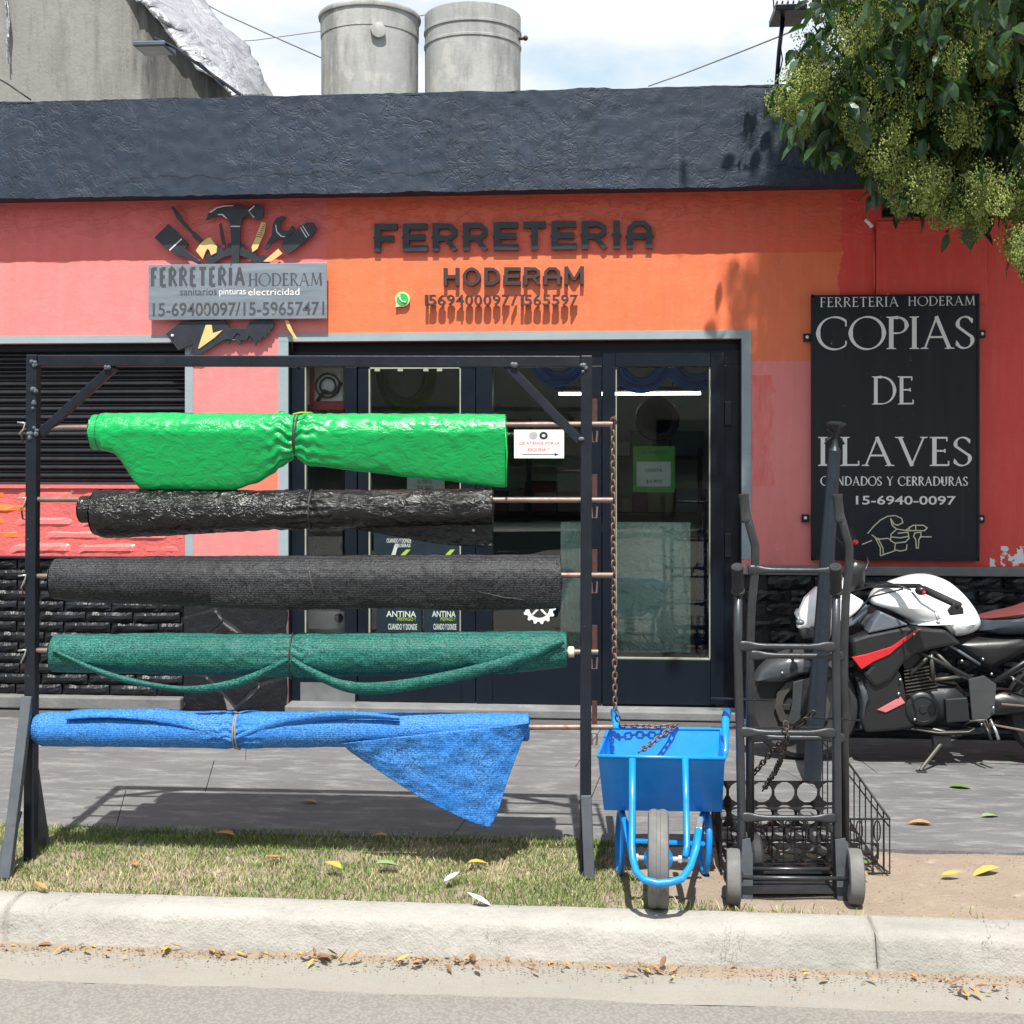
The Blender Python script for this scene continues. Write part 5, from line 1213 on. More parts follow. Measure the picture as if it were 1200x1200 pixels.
def wheel(px, py, r, wid, front):
    c = B(px, py); c.z = r
    ax = Vector((.12 if front else 0, 1, 0)).normalized()
    prof = [(r*.74, -wid*.62), (r*.86, -wid), (r*.95, -wid*.8), (r, -wid*.25), (r, wid*.25), (r*.95, wid*.8), (r*.86, wid), (r*.74, wid*.62)]
    t = MB().lathe(c, prof, 56, ax).build('front_wheel' if front else 'rear_wheel', m_tyre, mo, auto=True)
    m = MB(); N_ = 56; u = ax.cross(UP).normalized()
    m.lathe(c, [(r*.74, -wid*.62), (r*.76, -wid*.5), (r*.70, -wid*.35), (r*.70, wid*.35), (r*.76, wid*.5), (r*.74, wid*.62)], N_, ax)
    m.f = m.f[:-2]
    m.lathe(c, [(.02, -.045), (.045, -.04), (.045, .04), (.02, .045)], 20, ax)
    for i in range(6):
        an = 2*math.pi*(i+.2)/6; dr = u*math.cos(an) + UP*math.sin(an); m.bar(c + dr*.035, c + dr*r*.72, .022, .028, ax)
    m.build('rim', m_mblack, t)
    m = MB(); rd = .135 if front else .11
    for s_ in (-1,):
        cc = c + ax*s_*.055
        for i in range(36):
            a0, a1 = 2*math.pi*i/36, 2*math.pi*(i+1)/36; ro = rd*(1+.03*(i % 3 == 0)); 
            q = [cc + (u*math.cos(a)+UP*math.sin(a))*rr_ for a, rr_ in ((a0, rd*.72), (a1, rd*.72), (a1, ro), (a0, ro))]; m.add(q + [v + ax*.004 for v in q], [(0,1,2,3),(7,6,5,4),(0,4,5,1),(2,6,7,3)])
        for i in range(6):
            an = 2*math.pi*i/6; dr = u*math.cos(an) + UP*math.sin(an); m.bar(cc + dr*.03, cc + dr*rd*.75, .01, .004, ax)
    m.build('brake_disc', m_alu, t)
    return c
cf = wheel(940, 829, .285, .055, True); cr = wheel(1246, 829, .285, .070, False)
for s_ in (1, -1):
    o = .085*s_
    MB().tube([B(937, 833, o), B(951, 790, o), B(962, 755, o)], [.026, .026, .024], 12).build('fork_slider', m_mblack, mo, smooth=True)
    MB().tube([B(962, 755, o), B(988, 676, o)], .017, 12).build('fork_tube', m_grey, mo, smooth=True)
pf_('front_fender', [(884,797),(889,785),(902,773),(922,766),(945,767),(966,776),(960,786),(938,790),(918,798),(900,799)], .085, m_mgloss)
pz('fender_leg', [(926,795),(944,790),(958,788),(948,808),(934,838),(926,844),(920,842),(925,820)], .105, .012, m_mgloss)
pz('fender_leg', [(926,795),(944,790),(958,788),(948,808),(934,838),(926,844),(920,842),(925,820)], -.095, .012, m_mgloss)
pz('radiator', [(1008,742),(1030,740),(1030,800),(1012,805)], .10, .20, m_mblack)
pf_('headlight_cowl', [(934,735),(936,716),(943,700),(956,688),(972,686),(987,690),(986,718),(975,736),(962,733),(948,735),(941,739)], .075, m_mwhite)
pz('cowl_side', [(978,703),(998,697),(1012,706),(1013,714),(996,730),(976,738)], .095, .19, m_mgrey, bevel=.01)
pz('cowl_side', [(974,700),(993,693),(1008,702),(1003,712),(986,724),(974,728)], .105, .21, m_mwhite, bevel=.01)
pf_('headlight', [(936,740),(938,722),(948,728),(962,742),(955,750),(941,748)], .06, m_mgloss)
pf_('instrument_pod', [(985,668),(1000,655),(1014,660),(1012,690),(992,694)], .06, m_mblack)
MB().tube([B(931, 712, .10), B(927, 714, .16), B(930, 722, .22)], .009, 8).ball(B(930, 722, .22), .022, 8, (1, 1.4, .7)).build('indicator', m_mgrey, mo, smooth=True)
# tank and body
tk = MB(); pts = [(1018,706),(1022,694),(1034,685),(1054,678),(1072,673),(1092,673),(1110,680),(1128,696),(1140,712),(1147,726),(1144,736),(1130,742),(1114,745),(1106,738),(1098,731),(1078,731),(1060,724),(1040,713),(1026,709)]
tk.puff([B(a, b) for a, b in pts], .155).build('fuel_tank', m_mwhite, mo, smooth=True)
pf_('tank_scoop', [(1062,729),(1090,712),(1112,708),(1130,716),(1140,728),(1128,740),(1113,743),(1104,734),(1096,728)], .165, m_mwhite)
pz('side_panel', [(1010,737),(1016,724),(1024,712),(1042,720),(1056,727),(1034,732)], .16, .30, m_mgrey, bevel=.008)
pz('shroud', [(990,744),(1012,737),(1052,729),(1098,732),(1110,742),(1118,750),(1086,755),(1064,761),(1050,773),(1036,792),(1018,800),(1004,784),(1012,776),(994,770)], .155, .31, m_mblack, bevel=.018)
pz('red_accent', [(991,764),(1006,761),(1036,752),(1062,734),(1070,732),(1042,754),(1034,761),(1016,769),(1002,778)], .164, .02, m_mred, bevel=.003)
pz('belly_pan', [(1006,792),(1022,778),(1044,772),(1052,794),(1056,815),(1066,846),(1040,850),(1008,852),(1002,838),(1010,820)], .135, .27, m_mblack, bevel=.015)
pz('decal', [(1021,825),(1048,810),(1053,817),(1031,828)], .142, .004, m_mpink, bevel=.001)
pf_('lower_blade', [(1000,792),(1012,786),(1018,800),(1010,826),(1005,853),(1002,852),(1003,826)], .14, m_mgloss)
# engine
m = MB()
for i in range(8):
    y = 776 + i*3.9; m.prism([B(1053+i*.4, y+5, .115), B(1088+i*.6, y-1, .115), B(1088+i*.6, y+.3, .115), B(1053+i*.4, y+6.3, .115)], (0, .23, 0))
m.build('cooling_fins', m_alu, mo)
pz('cylinder', [(1056,782),(1086,768),(1094,800),(1062,812)], .09, .18, m_eng)
pz('cylinder_head', [(1050,768),(1072,752),(1092,756),(1090,770),(1056,784)], .10, .20, m_eng)
pf_('crankcase', [(1050,806),(1060,800),(1090,796),(1118,798),(1128,810),(1128,836),(1112,846),(1070,845),(1056,838)], .13, m_eng)
c = B(1073, 824, .13)
MB().lathe(c, [(.085, .06), (.083, -.012), (.075, -.02), (.062, -.022), (.060, -.018), (.020, -.020), (.018, -.026)], 36, (0, 1, 0)).build('alternator_cover', m_eng, mo, auto=True)
pz('gear_cover', [(1098,812),(1124,810),(1127,838),(1100,840)], .150, .03, m_eng, bevel=.008)
pz('frame_plate', [(1126,790),(1144,786),(1158,796),(1156,830),(1140,842),(1130,836)], .135, .012, m_mgloss)
def fb(a, b, r=.012, mat=m_mblack, o=.12, name='frame_tube'):
    MB().tube([B(*a, o), B(*b, o)], r, 8).build(name, mat, mo, smooth=True)
fb((1060, 786), (1087, 758), .010, m_alu); fb((1087, 758), (1118, 788), .010, m_alu); fb((1118, 788), (1082, 792), .010, m_alu); fb((1084, 760), (1086, 792), .012, m_alu)
fb((1048, 748), (1150, 800), .013); fb((1150, 798), (1215, 756), .013); fb((1118, 788), (1150, 796)); fb((1166, 790), (1225, 762), .009); fb((1172, 786), (1195, 800), .008); fb((1090, 742), (1140, 774), .008, m_mgrey)
pf_('side_cover', [(1100,748),(1118,746),(1150,744),(1200,742),(1215,750),(1190,768),(1155,785),(1140,778),(1124,768)], .12, m_mblack)
pf_('seat', [(1143,737),(1149,724),(1165,722),(1185,718),(1205,712),(1240,702),(1262,706),(1250,730),(1215,738),(1190,742),(1165,742)], .13, m_seatb)
pf_('seat_top', [(1148,723),(1165,720),(1185,715),(1205,708),(1240,698),(1262,703),(1240,710),(1205,718),(1170,726)], .125, m_seat)
pf_('tail', [(1225,735),(1262,708),(1310,690),(1345,686),(1330,702),(1290,722),(1250,742)], .10, m_mwhite)
pf_('swingarm', [(1140,812),(1165,804),(1210,812),(1250,820),(1250,838),(1210,832),(1160,836),(1144,834)], .12, m_mblack)
MB().tube([B(1150, 842, .13), B(1200, 851, .13), B(1246, 850, .13)], .0055, 6).build('drive_chain', m_rod, mo); MB().tube([B(1164, 819, .13), B(1200, 822, .13), B(1246, 815, .13)], .0055, 6).build('drive_chain', m_rod, mo)
MB().tube([B(1062, 845, .10), B(1100, 853, .11), B(1140, 850, .10), B(1200, 838, -.14), B(1290, 815, -.16)], [.018, .018, .02, .035, .045], 12).build('exhaust', m_mblack, mo, smooth=True)
ks = MB(); fo = G(1079, 905, .0); ks.tube([B(1098, 862, .12), Vector((fo.x, fo.y, .012)) + (B(1098,862,.12)-fo)*.1, Vector((fo.x, fo.y, .008))], .0095, 8); ks.box((fo.x-.02, fo.y-.02, .0), (fo.x+.025, fo.y+.02, .008))
ks.build('side_stand', m_alu, mo, auto=True)
pz('stand_bracket', [(1085,856),(1106,856),(1106,868),(1086,868)], .14, .04, m_mblack)
for a, b, c_, d_2 in ((1142, 838, 1148, 858), (1150, 836, 1156, 856)): MB().tube([B(a, b, .15), B((a+c_)/2, (b+d_2)/2, .19), B(c_, d_2, .20)], .008, 8).build('foot_peg', m_chrome if a > 1145 else m_mblack, mo, smooth=True)
MB().tube([B(1060, 847, .14), B(1090, 851, .15), B(1125, 850, .15), B(1132, 846, .15)], .005, 6).build('gear_lever', m_alu, mo, smooth=True)
# handlebar reaching to both sides, levers and switches
MB().tube([B(1080, 690, .36), B(1062, 680, .26), B(1035, 684, .10), B(1010, 686, .0), B(1005, 668, -.12), B(1010, 640, -.30), B(1012, 632, -.36)], .0125, 10).build('handlebar', m_mblack, mo, smooth=True)
MB().tube([B(1066, 683, .28), B(1096, 697, .44)], [.019, .018], 12).build('hand_grip', m_grip, mo, smooth=True)
pz('bar_end_mirror', [(1083,702),(1090,694),(1100,699),(1101,706),(1086,708)], .44, .015, m_mblack)
MB().tube([B(1052, 686, .30), B(1058, 696, .36), B(1070, 704, .44), B(1071, 713, .47)], .006, 6).ball(B(1071, 714, .47), .011, 8).build('clutch_lever', m_chrome, mo, smooth=True)
MB().ball(B(1062, 684, .30), .030, 8, (1, 1, .8)).build('switch_housing', m_mblack, mo, smooth=True); MB().ball(B(1064, 686, .325), .010, 8).build('starter_button', m_mred, mo, smooth=True)
MB().tube([B(1012, 642, -.28), B(1016, 625, -.42)], .018, 10).build('hand_grip', m_grip, mo, smooth=True)
MB().tube([B(1006, 650, -.30), B(996, 636, -.38), B(990, 618, -.46)], .006, 6).build('brake_lever', m_mblack, mo, smooth=True); MB().ball(B(1014, 640, -.26), .018, 8).build('switch_housing', m_mred, mo, smooth=True)
for q in ([(1008,686,.0),(1020,660,-.05),(1022,645,-.2)], [(1000,690,.04),(1030,678,.18),(1052,684,.28)], [(990,700,.0),(1004,664,-.1),(1010,648,-.24)], [(995,720,.1),(1015,696,.12),(1045,684,.24)], [(950,790,.09),(975,760,.12),(985,720,.06),(1000,690,.0)]):
    MB().tube([B(*p) for p in q], .005, 6).build('cable', m_mblack, mo, smooth=True)
for (a, b, o) in ((1061, 737, .18), (914, 785, .085), (1045, 806, .15), (1047, 790, .15), (1118, 769, .14), (1142, 767, .14), (1152, 784, .14), (1153, 822, .155), (1177, 790, .14), (1196, 776, .14), (1140, 841, .15), (1196, 742, .135), (1063, 835, .16)):
    MB().ball(B(a, b, o), .0075, 6).build('bolt', m_chrome, mo, smooth=True)
pz('splash_guard', [(1048,795),(1058,812),(1052,832),(1040,850),(1012,852),(1030,835)], .12, .02, m_mblack)
MB().tube([B(1120, 846, .1), B(1128, 838, .14), B(1145, 836, .15), B(1150, 850, .16)], .006, 6).build('linkage', m_alu, mo, smooth=True)
# ------------------------------------------------------------------ inside the shop, behind the glass
m_hose = M('blue_hose', (.03, .22, .85), .4, bump=.1); m_hoseg = M('green_hose', (.06, .14, .03), .5)
def hose_coil(px, py, rp, Y, label, mat=m_hose, n=7, ry=1.0):
    c = P(px, py, Y); s_ = (Y - CAM.y)/FPX; m = MB()
    t = thing('hose_coil', (c.x, c.y, c.z - rp*s_), label, 'hose coil')
    for k in range(n):
        r_ = rp*s_*(1 - .055*k); yy = U(-.03, .03)
        MB().tube([c + Vector((r_*math.cos(a), yy + .02*math.sin(a*2+k), r_*math.sin(a)*ry)) for a in [2*math.pi*i/36 for i in range(36)]], .012, 8, closed=True).build('hose_turn', mat, t, smooth=True)
    return t
hose_coil(751, 425, 34, .9, 'blue hose coil hung high behind the door glass, left one of two', n=9)
hose_coil(815, 420, 36, 1.0, 'blue hose coil hung high behind the door glass, right one of two', n=9)
hose_coil(655, 418, 34, .95, 'blue hose coil hung high behind the middle window', n=9)
hose_coil(476, 440, 34, .8, 'olive green hose coil in the dark upper corner of the second window', m_hoseg, 7, 1.25)
ri = thing('black_ring', P(770, 492, 1.2), 'round black ring hanging behind the door glass', 'ring')
c = P(770, 491, 1.2); MB().lathe(c, [(.105, -.03), (.145, -.035), (.155, 0), (.145, .035), (.105, .03), (.100, 0), (.105, -.03)], 40, (0, 1, 0)).build('ring_body', m_tyre, ri, auto=True)
m_gs = M('green_card', (.05, .22, .02), .6, bump=0); m_pale = M('pale_card', (.42, .48, .44), .7, bump=0); m_ink = M('card_ink', (.02, .02, .02), .6, bump=0)
def flat(name, px0, py0, px1, py1, Y, mat, par, th=.003): return MB().rect(px0, py0, px1, py1, Y, th).build(name, mat, par)
gs = thing('price_card', P(766, 578, .5), 'green price card with pale panel reading $4.900 behind the door glass', 'price card')
flat('card', 742, 523, 791, 577, .50, m_gs, gs); flat('panel', 746, 541, 786, 570, .496, m_pale, gs)
text_obj('AL PRECIO', 751, 781, 528, 532, .499, m_ink, gs); text_obj('OFERTA', 756, 776, 549, 553, .495, m_ink, gs); text_obj('$4.900', 757, 776, 562, 567, .495, m_ink, gs)
gs = thing('price_card', P(500, 576, .3), 'white price card reading $4.900 just above the black tarpaulin roll', 'price card')
flat('card', 477, 556, 521, 577, .30, m_pale, gs); text_obj('AL OFERTA', 489, 506, 562, 567, .299, m_ink, gs); text_obj('$4.900', 489, 507, 569, 575, .299, m_ink, gs)
# notice on the glass
m_paper = M('white_sticker', (.74, .76, .76), .4, bump=0); m_redink = M('red_ink', (.55, .05, .03), .5, bump=0)
no = thing('paper_notice', P(631, 537, .07), 'white paper notice with red words and an arrow stuck inside the middle window', 'notice')
YN = .062
flat('sheet', 602.5, 503.5, 661, 537, YN, m_paper, no, .001)
text_obj('¡¡SE ATIENDE POR LA', 608, 656, 517.5, 522, YN, m_redink, no, embolden=.01); text_obj('ESQUINA !!', 619, 644, 525, 529.5, YN, m_redink, no, embolden=.01)
MB().rect(612, 532.2, 652, 533, YN-.0006, .0006).add([P(650, 530.8, YN-.0008), P(655, 532.6, YN-.0008), P(650, 534.4, YN-.0008)], [(0,1,2)]).build('arrow', m_ink, no)
MB().prism([P(625+5*math.cos(a), 510.5+4.6*math.sin(a), YN-.001) for a in [2*math.pi*i/16 for i in range(16)]], (0, .0009, 0)).build('round_symbol', m_grey, no)
MB().prism([P(637+5*math.cos(a), 510.5+4.6*math.sin(a), YN-.001) for a in [2*math.pi*i/16 for i in range(16)]], (0, .0009, 0)).build('round_symbol', m_ink, no)
MB().prism([P(637+2*math.cos(a), 510.5+1.8*math.sin(a), YN-.0016) for a in [2*math.pi*i/10 for i in range(10)]], (0, .0005, 0)).build('round_symbol', m_paper, no)
# posters low in the second window
m_post = M('dark_teal_poster', (.007, .017, .026), .4, bump=0); m_lime = M('lime_print', (.30, .42, .04), .5, bump=0)
for (a, b, lab) in ((441, 494, 'dark poster with white and lime print low in the window, left one of two'), (497, 539, 'dark poster with white and lime print low in the window, right one of two')):
    po = thing('poster', P((a+b)/2, 745, .07), lab, 'poster'); flat('sheet', a, 690, b, 745, YN, m_post, po, .001)
    w_ = b - a
    text_obj('ANTINA', a+w_*.22, a+w_*.88, 716, 723, YN, m_pale, po, embolden=.02); text_obj('PREPAGO !', a+w_*.46, a+w_*.86, 723.5, 727.5, YN, m_lime, po); text_obj('CUANDO Y DONDE', a+w_*.26, a+w_*.9, 731, 738, YN, m_pale, po, embolden=.02)
po = thing('poster', P(475, 652, .07), 'dark teal poster showing between black tarpaulin and black mesh rolls', 'poster'); flat('sheet', 438, 622, 545, 668, YN, m_post, po, .001)
text_obj('CUANDO Y DONDE', 453, 482, 631, 636, YN, m_pale, po, embolden=.02); text_obj('QUIERAS', 464, 481, 637, 642, YN, m_pale, po, embolden=.02)
MB().add([P(a, b, YN-.0006) for a, b in ((458,652),(463,637),(467,637),(463,652))], [(0,1,2,3)]).build('stripe', m_pale, po)
MB().add([P(a, b, YN-.0006) for a, b in ((468,652),(476,644),(481,644),(473,653))], [(0,1,2,3)]).build('stripe', m_lime, po); MB().add([P(a, b, YN-.0006) for a, b in ((520,652),(528,644),(533,644),(525,653))], [(0,1,2,3)]).build('stripe', m_lime, po)
# round gear emblem
ge = thing('gear_sticker', P(632, 731, .07), 'round white gear sticker with crossed tools low in the middle window', 'sticker')
MB().prism([P(632 + r_*math.cos(an), 712 + r_*math.sin(an), YN) for r_, an in [((19.5 if i % 4 < 2 else 16.5), 2*math.pi*i/56) for i in range(56)]], (0, .001, 0)).build('gear', m_white, ge)
MB().prism([P(632 + 12*math.cos(an), 712 + 12*math.sin(an), YN-.0006) for an in [2*math.pi*i/24 for i in range(24)]], (0, .0005, 0)).build('centre', m_ink, ge)
for s_ in (-1, 1): MB().bar(P(632-8*s_, 704, YN-.0014), P(632+8*s_, 720, YN-.0014-.0003*s_), .012, .0004, FW.cross(UP)).build('crossed_tool', m_white, ge)
# first narrow window: red tool case and white machine
m_redp = M('red_plastic', (.42, .02, .03), .35, bump=0)
tc_ = thing('tool_case', P(380, 480, .5), 'grey and red cased tool set behind the narrow left window', 'tool case')
MB().rect(368, 428, 402, 476, .24, .08).build('case_panel', m_paper, tc_, bevel=.01); MB().rect(360, 426, 368, 480, .23, .10).build('red_side', m_redp, tc_, bevel=.008); MB().rect(366, 470, 404, 481, .21, .08).build('red_base', m_redp, tc_, bevel=.008)
m = MB(); c = P(384, 452, .22)
for r_ in (.05, .075): m.tube([c + Vector((r_*math.cos(a), 0, r_*math.sin(a))) for a in [2*math.pi*i/20 for i in range(20)]], .006, 6, closed=True)
m.tube([P(372, 470, .22), P(380, 458, .20), P(392, 462, .20), P(400, 448, .22)], .012, 8); m.build('machine_fitting', m_tyre, tc_, smooth=True)
MB().rect(352, 428, 362, 474, .20, .02).build('white_post', m_white, tc_, bevel=.003)
wm = thing('white_machine', P(381, 744, .5), 'white metal cabinet standing behind the narrow left window', 'machine')
MB().rect(358, 716, 404, 800, .3, .4).build('cabinet', m_paper, wm, bevel=.01); MB().lathe(P(397, 724, .295), [(.028, 0), (.028, .012), (.018, .014)], 20, (0, -1, 0)).build('dial', m_tyre, wm)
bx_ = thing('blue_bag', P(380, 700, .6), 'crumpled dark blue bag behind the narrow left window', 'bag')
m_bag = tarp_mat('dark_blue_bag', (.01, .04, .12), .3, .9, 12, .03); MB().puff([P(a, b, .6) for a, b in ((358,630),(372,626),(402,630),(404,690),(380,694),(358,690))], .12).build('bag', m_bag, bx_, smooth=True)
# plastic wrapped sheets behind the door and middle window
m_wrap = tarp_mat('pale_green_wrap', (.50, .66, .58), .3, .8, 3.0, .06)
for (a, b, y0, y1, Y, lab) in ((722, 809, 612, 764, .42, 'pale green plastic wrapped board standing behind the door glass'), (657, 690, 612, 764, .40, 'pale green plastic wrapped board behind the middle window beside the post')):
    t = thing('wrapped_board', P((a+b)/2, y1, Y), lab, 'wrapped board')
    x0, x1, z0, z1 = XF(a, Y), XF(b, Y), P(a, y1, Y).z, P(a, y0, Y).z
    def wf_(u, v): return Vector((x0+(x1-x0)*u, Y - .018*abs(noise.noise(Vector((u*5+v*2, v*2.2-u*2, a)))) - .012*noise.noise(Vector((u*11+v*4, v*3, a))), z0+(z1-z0)*v))
    MB().grid(wf_, 50, 70).build('wrap', m_wrap, t, smooth=True); MB().box((x0, Y+.004, z0), (x1, Y+.05, z1)).build('board', m_pale, t)
bk_ = thing('blue_sheet_roll', P(824, 772, .5), 'deep blue plastic sheet hanging at the right edge behind the door glass', 'plastic sheet'); MB().puff([P(a, b, .5) for a, b in ((826,590),(834,600),(836,772),(812,772),(814,700),(820,640))], .05).build('sheet', m_bag, bk_, smooth=True)
# shelves, counter, stock
ct = thing('shop_counter', (XF(640, 2.2), 2.4, .03), 'dark shop counter standing inside across the room', 'counter')
m_dark = M('dark_wood', (.05, .045, .04), .6)
MB().box((XF(400, 2.2), 2.2, .03), (XF(760, 2.2), 2.7, .95)).build('body', m_dark, ct, bevel=.01); MB().box((XF(396, 2.2), 2.16, .951), (XF(765, 2.2), 2.74, .99)).build('counter_top', m_pale, ct, bevel=.006)
shf = thing('stock_shelf', (XF(620, 3.6), 3.6, .03), 'steel shelving with mixed stock boxes against the far inside wall', 'shelving')
for i in range(3): MB().box((XF(420, 3.6), 3.6, .5+i*.5), (XF(820, 3.6), 4.0, .53+i*.5)).build('shelf', m_frame, shf)
for x_ in (420, 520, 620, 720, 820): MB().box((XF(x_, 3.6)-.02, 3.58, .03), (XF(x_, 3.6)+.02, 3.62, 1.6)).build('upright', m_frame, shf)
cols = [M(f'stock_{k}', c_, .6, bump=0) for k, c_ in (('red', (.16, .06, .06)), ('tan', (.20, .17, .13)), ('blue', (.07, .11, .17)), ('white', (.34, .38, .36)), ('green', (.09, .17, .11)), ('yellow', (.26, .23, .12)))]
for i in range(3):
    x_ = XF(424, 3.6)
    while x_ < XF(810, 3.6):
        w_ = U(.10, .3); h_ = U(.12, .38); o = MB().box((x_, 3.62, .532+i*.5), (x_+w_-.01, 3.9, .532+i*.5+h_)).build('stock_box', random.choice(cols), shf, bevel=.004); x_ += w_
# lit tube lamp
lt = thing('tube_lamp', P(745, 461, 1.6), 'lit white fluorescent tube seen through the door glass', 'tube lamp')
m_tube = emit_mat('lit_tube', (.76, .92, .88), 9)
a, b = P(655, 461, 1.6), P(821, 461, 1.6); a.z = b.z
MB().tube([a, b], .010, 10).build('tube', m_tube, lt, smooth=True); MB().box((a.x-.03, 1.57, a.z+.018), (b.x+.03, 1.63, a.z+.05)).build('fitting', m_dark, lt)
MB().tube([a+Vector((.2,0,.05)), a+Vector((.2,0,1.1))], .004, 6).tube([b+Vector((-.2,0,.05)), b+Vector((-.2,0,1.1))], .004, 6).build('suspension_wire', m_frame, lt)

# ------------------------------------------------------------------ tree
random.seed(5)
def leaf_mat(name, c1, c2, rough=.32):
    s = N(name); g = s.n('ShaderNodeNewGeometry').outputs['Random Per Island']; o = s.n('ShaderNodeObjectInfo').outputs['Random']
    f = s.math('FRACT', s.math('ADD', g, o)); c = s.mix(f, c1, c2)
    s.done(c, rough, 0, None, .5)
    tr = s.n('ShaderNodeBsdfTranslucent'); s.l(s.mix(1, c, (1.6, 1.9, .7), 'MULTIPLY'), tr.inputs[0]); mm = s.n('ShaderNodeMixShader'); mm.inputs[0].default_value = .28
    s.l(s.b.outputs[0], mm.inputs[1]); s.l(tr.outputs[0], mm.inputs[2]); s.l(mm.outputs[0], s.o.inputs[0]); return s.m
m_leaf = leaf_mat('tree_leaf', (.022, .055, .024), (.05, .10, .035), .28)
m_flower = leaf_mat('flower_bud', (.18, .235, .055), (.38, .43, .125), .7)
m_bark = M('bark', (.09, .075, .06), .9, var=.3, vs=8, bump=.9, bs=20, bd=.02)
def leaf_verts(l=.095, w_=.042, fold=.25, curl=.3):
    st = [(0, 0), (.18, .72), (.45, 1), (.72, .72), (1, 0)]; vs = []; 
    for t, k in st:
        y_ = t*l; z_ = -curl*l*t*t
        vs.append(Vector((0, y_, z_)))
        if 0 < t < 1: vs += [Vector((-w_/2*k, y_, z_ + fold*w_/2*k)), Vector((w_/2*k, y_, z_ + fold*w_/2*k))]
    fs = [(0,1,2+2-2) ] if False else [(0,3-1+1-0,1,2)] if False else None
    # 0 root; 1,2,3 | 4,5,6 | 7,8,9 ; 10 tip
    fs = [(0,1,2), (0,3,1), (1,4,5,2), (1,3,6,4), (4,7,8,5), (4,6,9,7), (7,10,8), (7,9,10)]
    return vs, fs
def leaf_mesh(i):
    m = MB(); vs, fs = leaf_verts(U(.075, .11), U(.034, .046), U(.1, .5), U(.1, .5)); m.add(vs, fs); me = m.mesh('leaf', smooth=False); me.materials.append(m_leaf); return me
LM = [leaf_mesh(i) for i in range(6)]
def cluster_mesh(i, L_=.20):
    """a drooping panicle: thin stalks carrying many small buds"""
    m = MB(); n_ = 300
    m.tube([(0,0,0), (.01,0,-L_*.5), (0,.01,-L_)], [.0025, .002, .001], 4)
    for k in range(n_):
        t = rnd()**.8; a = U(0, 6.283); r_ = (.075*(1-t*t)**.6 + .008)*U(.35, 1); c = Vector((r_*math.cos(a), r_*math.sin(a), -L_*t + U(-.006, .006) + .25*r_))
        s_ = U(.0028, .0050)
        m.add([c+Vector((s_,0,0)), c+Vector((-s_*.5,s_*.86,0)), c+Vector((-s_*.5,-s_*.86,0)), c+Vector((0,0,s_*1.3)), c+Vector((0,0,-s_*1.3))], [(0,1,3),(1,2,3),(2,0,3),(1,0,4),(2,1,4),(0,2,4)])
    me = m.mesh('flower_cluster'); me.materials.append(m_flower); return me
CM = [cluster_mesh(i, U(.11, .17)) for i in range(5)]
POLY = [(948,-40),(944,22),(930,48),(926,88),(906,104),(912,130),(928,158),(950,178),(1000,182),(1018,205),(1024,232),(1052,258),(1088,244),(1106,262),(1116,288),(1142,296),(1160,262),(1186,242),(1196,262),(1184,290),(1192,318),(1215,330),(1330,340),(1330,-40)]
def inpoly(x, y, poly=POLY):
    c = False
    for i in range(len(poly)):
        (x1, y1), (x2, y2) = poly[i], poly[i-1]
        if (y1 > y) != (y2 > y) and x < (x2-x1)*(y-y1)/(y2-y1)+x1: c = not c
    return c
tree = thing('street_tree', (3.3, -2.5, 0), 'leafy tree with drooping yellow green flower clusters overhanging the right of the shop', 'tree')
TR = Vector((3.3, -2.5, 0)); CC = Vector((2.75, -2.15, 4.7))
MB().tube([TR, TR+Vector((.03,.02,.9)), TR+Vector((-.05,.05,1.9)), TR+Vector((-.12,.1,2.8)), TR+Vector((-.2,.1,3.8))], [.17, .135, .12, .10, .06], 14).build('trunk', m_bark, tree, smooth=True)
def limb(pts, r0, r1):
    n_ = len(pts); MB().tube(pts, [r0+(r1-r0)*i/(n_-1) for i in range(n_)], 8).build('branch', m_bark, tree, smooth=True)
for e in ((1.3,-1.2,3.4),(1.6,-1.0,3.0),(1.2,-2.0,4.4),(1.9,-1.0,2.9),(2.2,-2.6,5.6),(3.2,-1.2,5.2),(1.7,-1.7,5.6),(4.2,-2.6,4.9),(2.4,-1.2,3.3)):
    s0 = TR + Vector((-.12,.1,U(2.2,3.2))); e = Vector(e); mid = s0.lerp(e, .5) + Vector((0, 0, .25)); limb([s0, s0.lerp(mid, .5)+Vector((0,0,.05)), mid, mid.lerp(e, .6), e], .05, .010)
for q in ([(1180,60),(1120,75),(1075,100),(1040,125)], [(1200,130),(1150,120),(1100,85),(1060,70)], [(1230,190),(1190,150),(1165,120)], [(1100,90),(1040,60),(990,30),(960,10)], [(1150,160),(1120,190),(1100,225)], [(1075,100),(1010,110),(960,120)]):
    limb([PD(a, b, 6.0+i*.05) for i, (a, b) in enumerate(q)], .012, .004)
def okpos(p):
    if p.z < 1.88*(-.80 - p.y) + .95 or p.y > -.28: return False
    x, y = proj(p)
    if -60 < x < 1260 and -60 < y < 1260: return inpoly(x, y)
    return True
def lrot(down=.5):
    q = Matrix.Rotation(U(0, 6.283), 4, 'Z') @ Matrix.Rotation(-U(.1, 1.5)*down*2*1.0, 4, 'X') @ Matrix.Rotation(U(-.8, .8), 4, 'Y'); return q
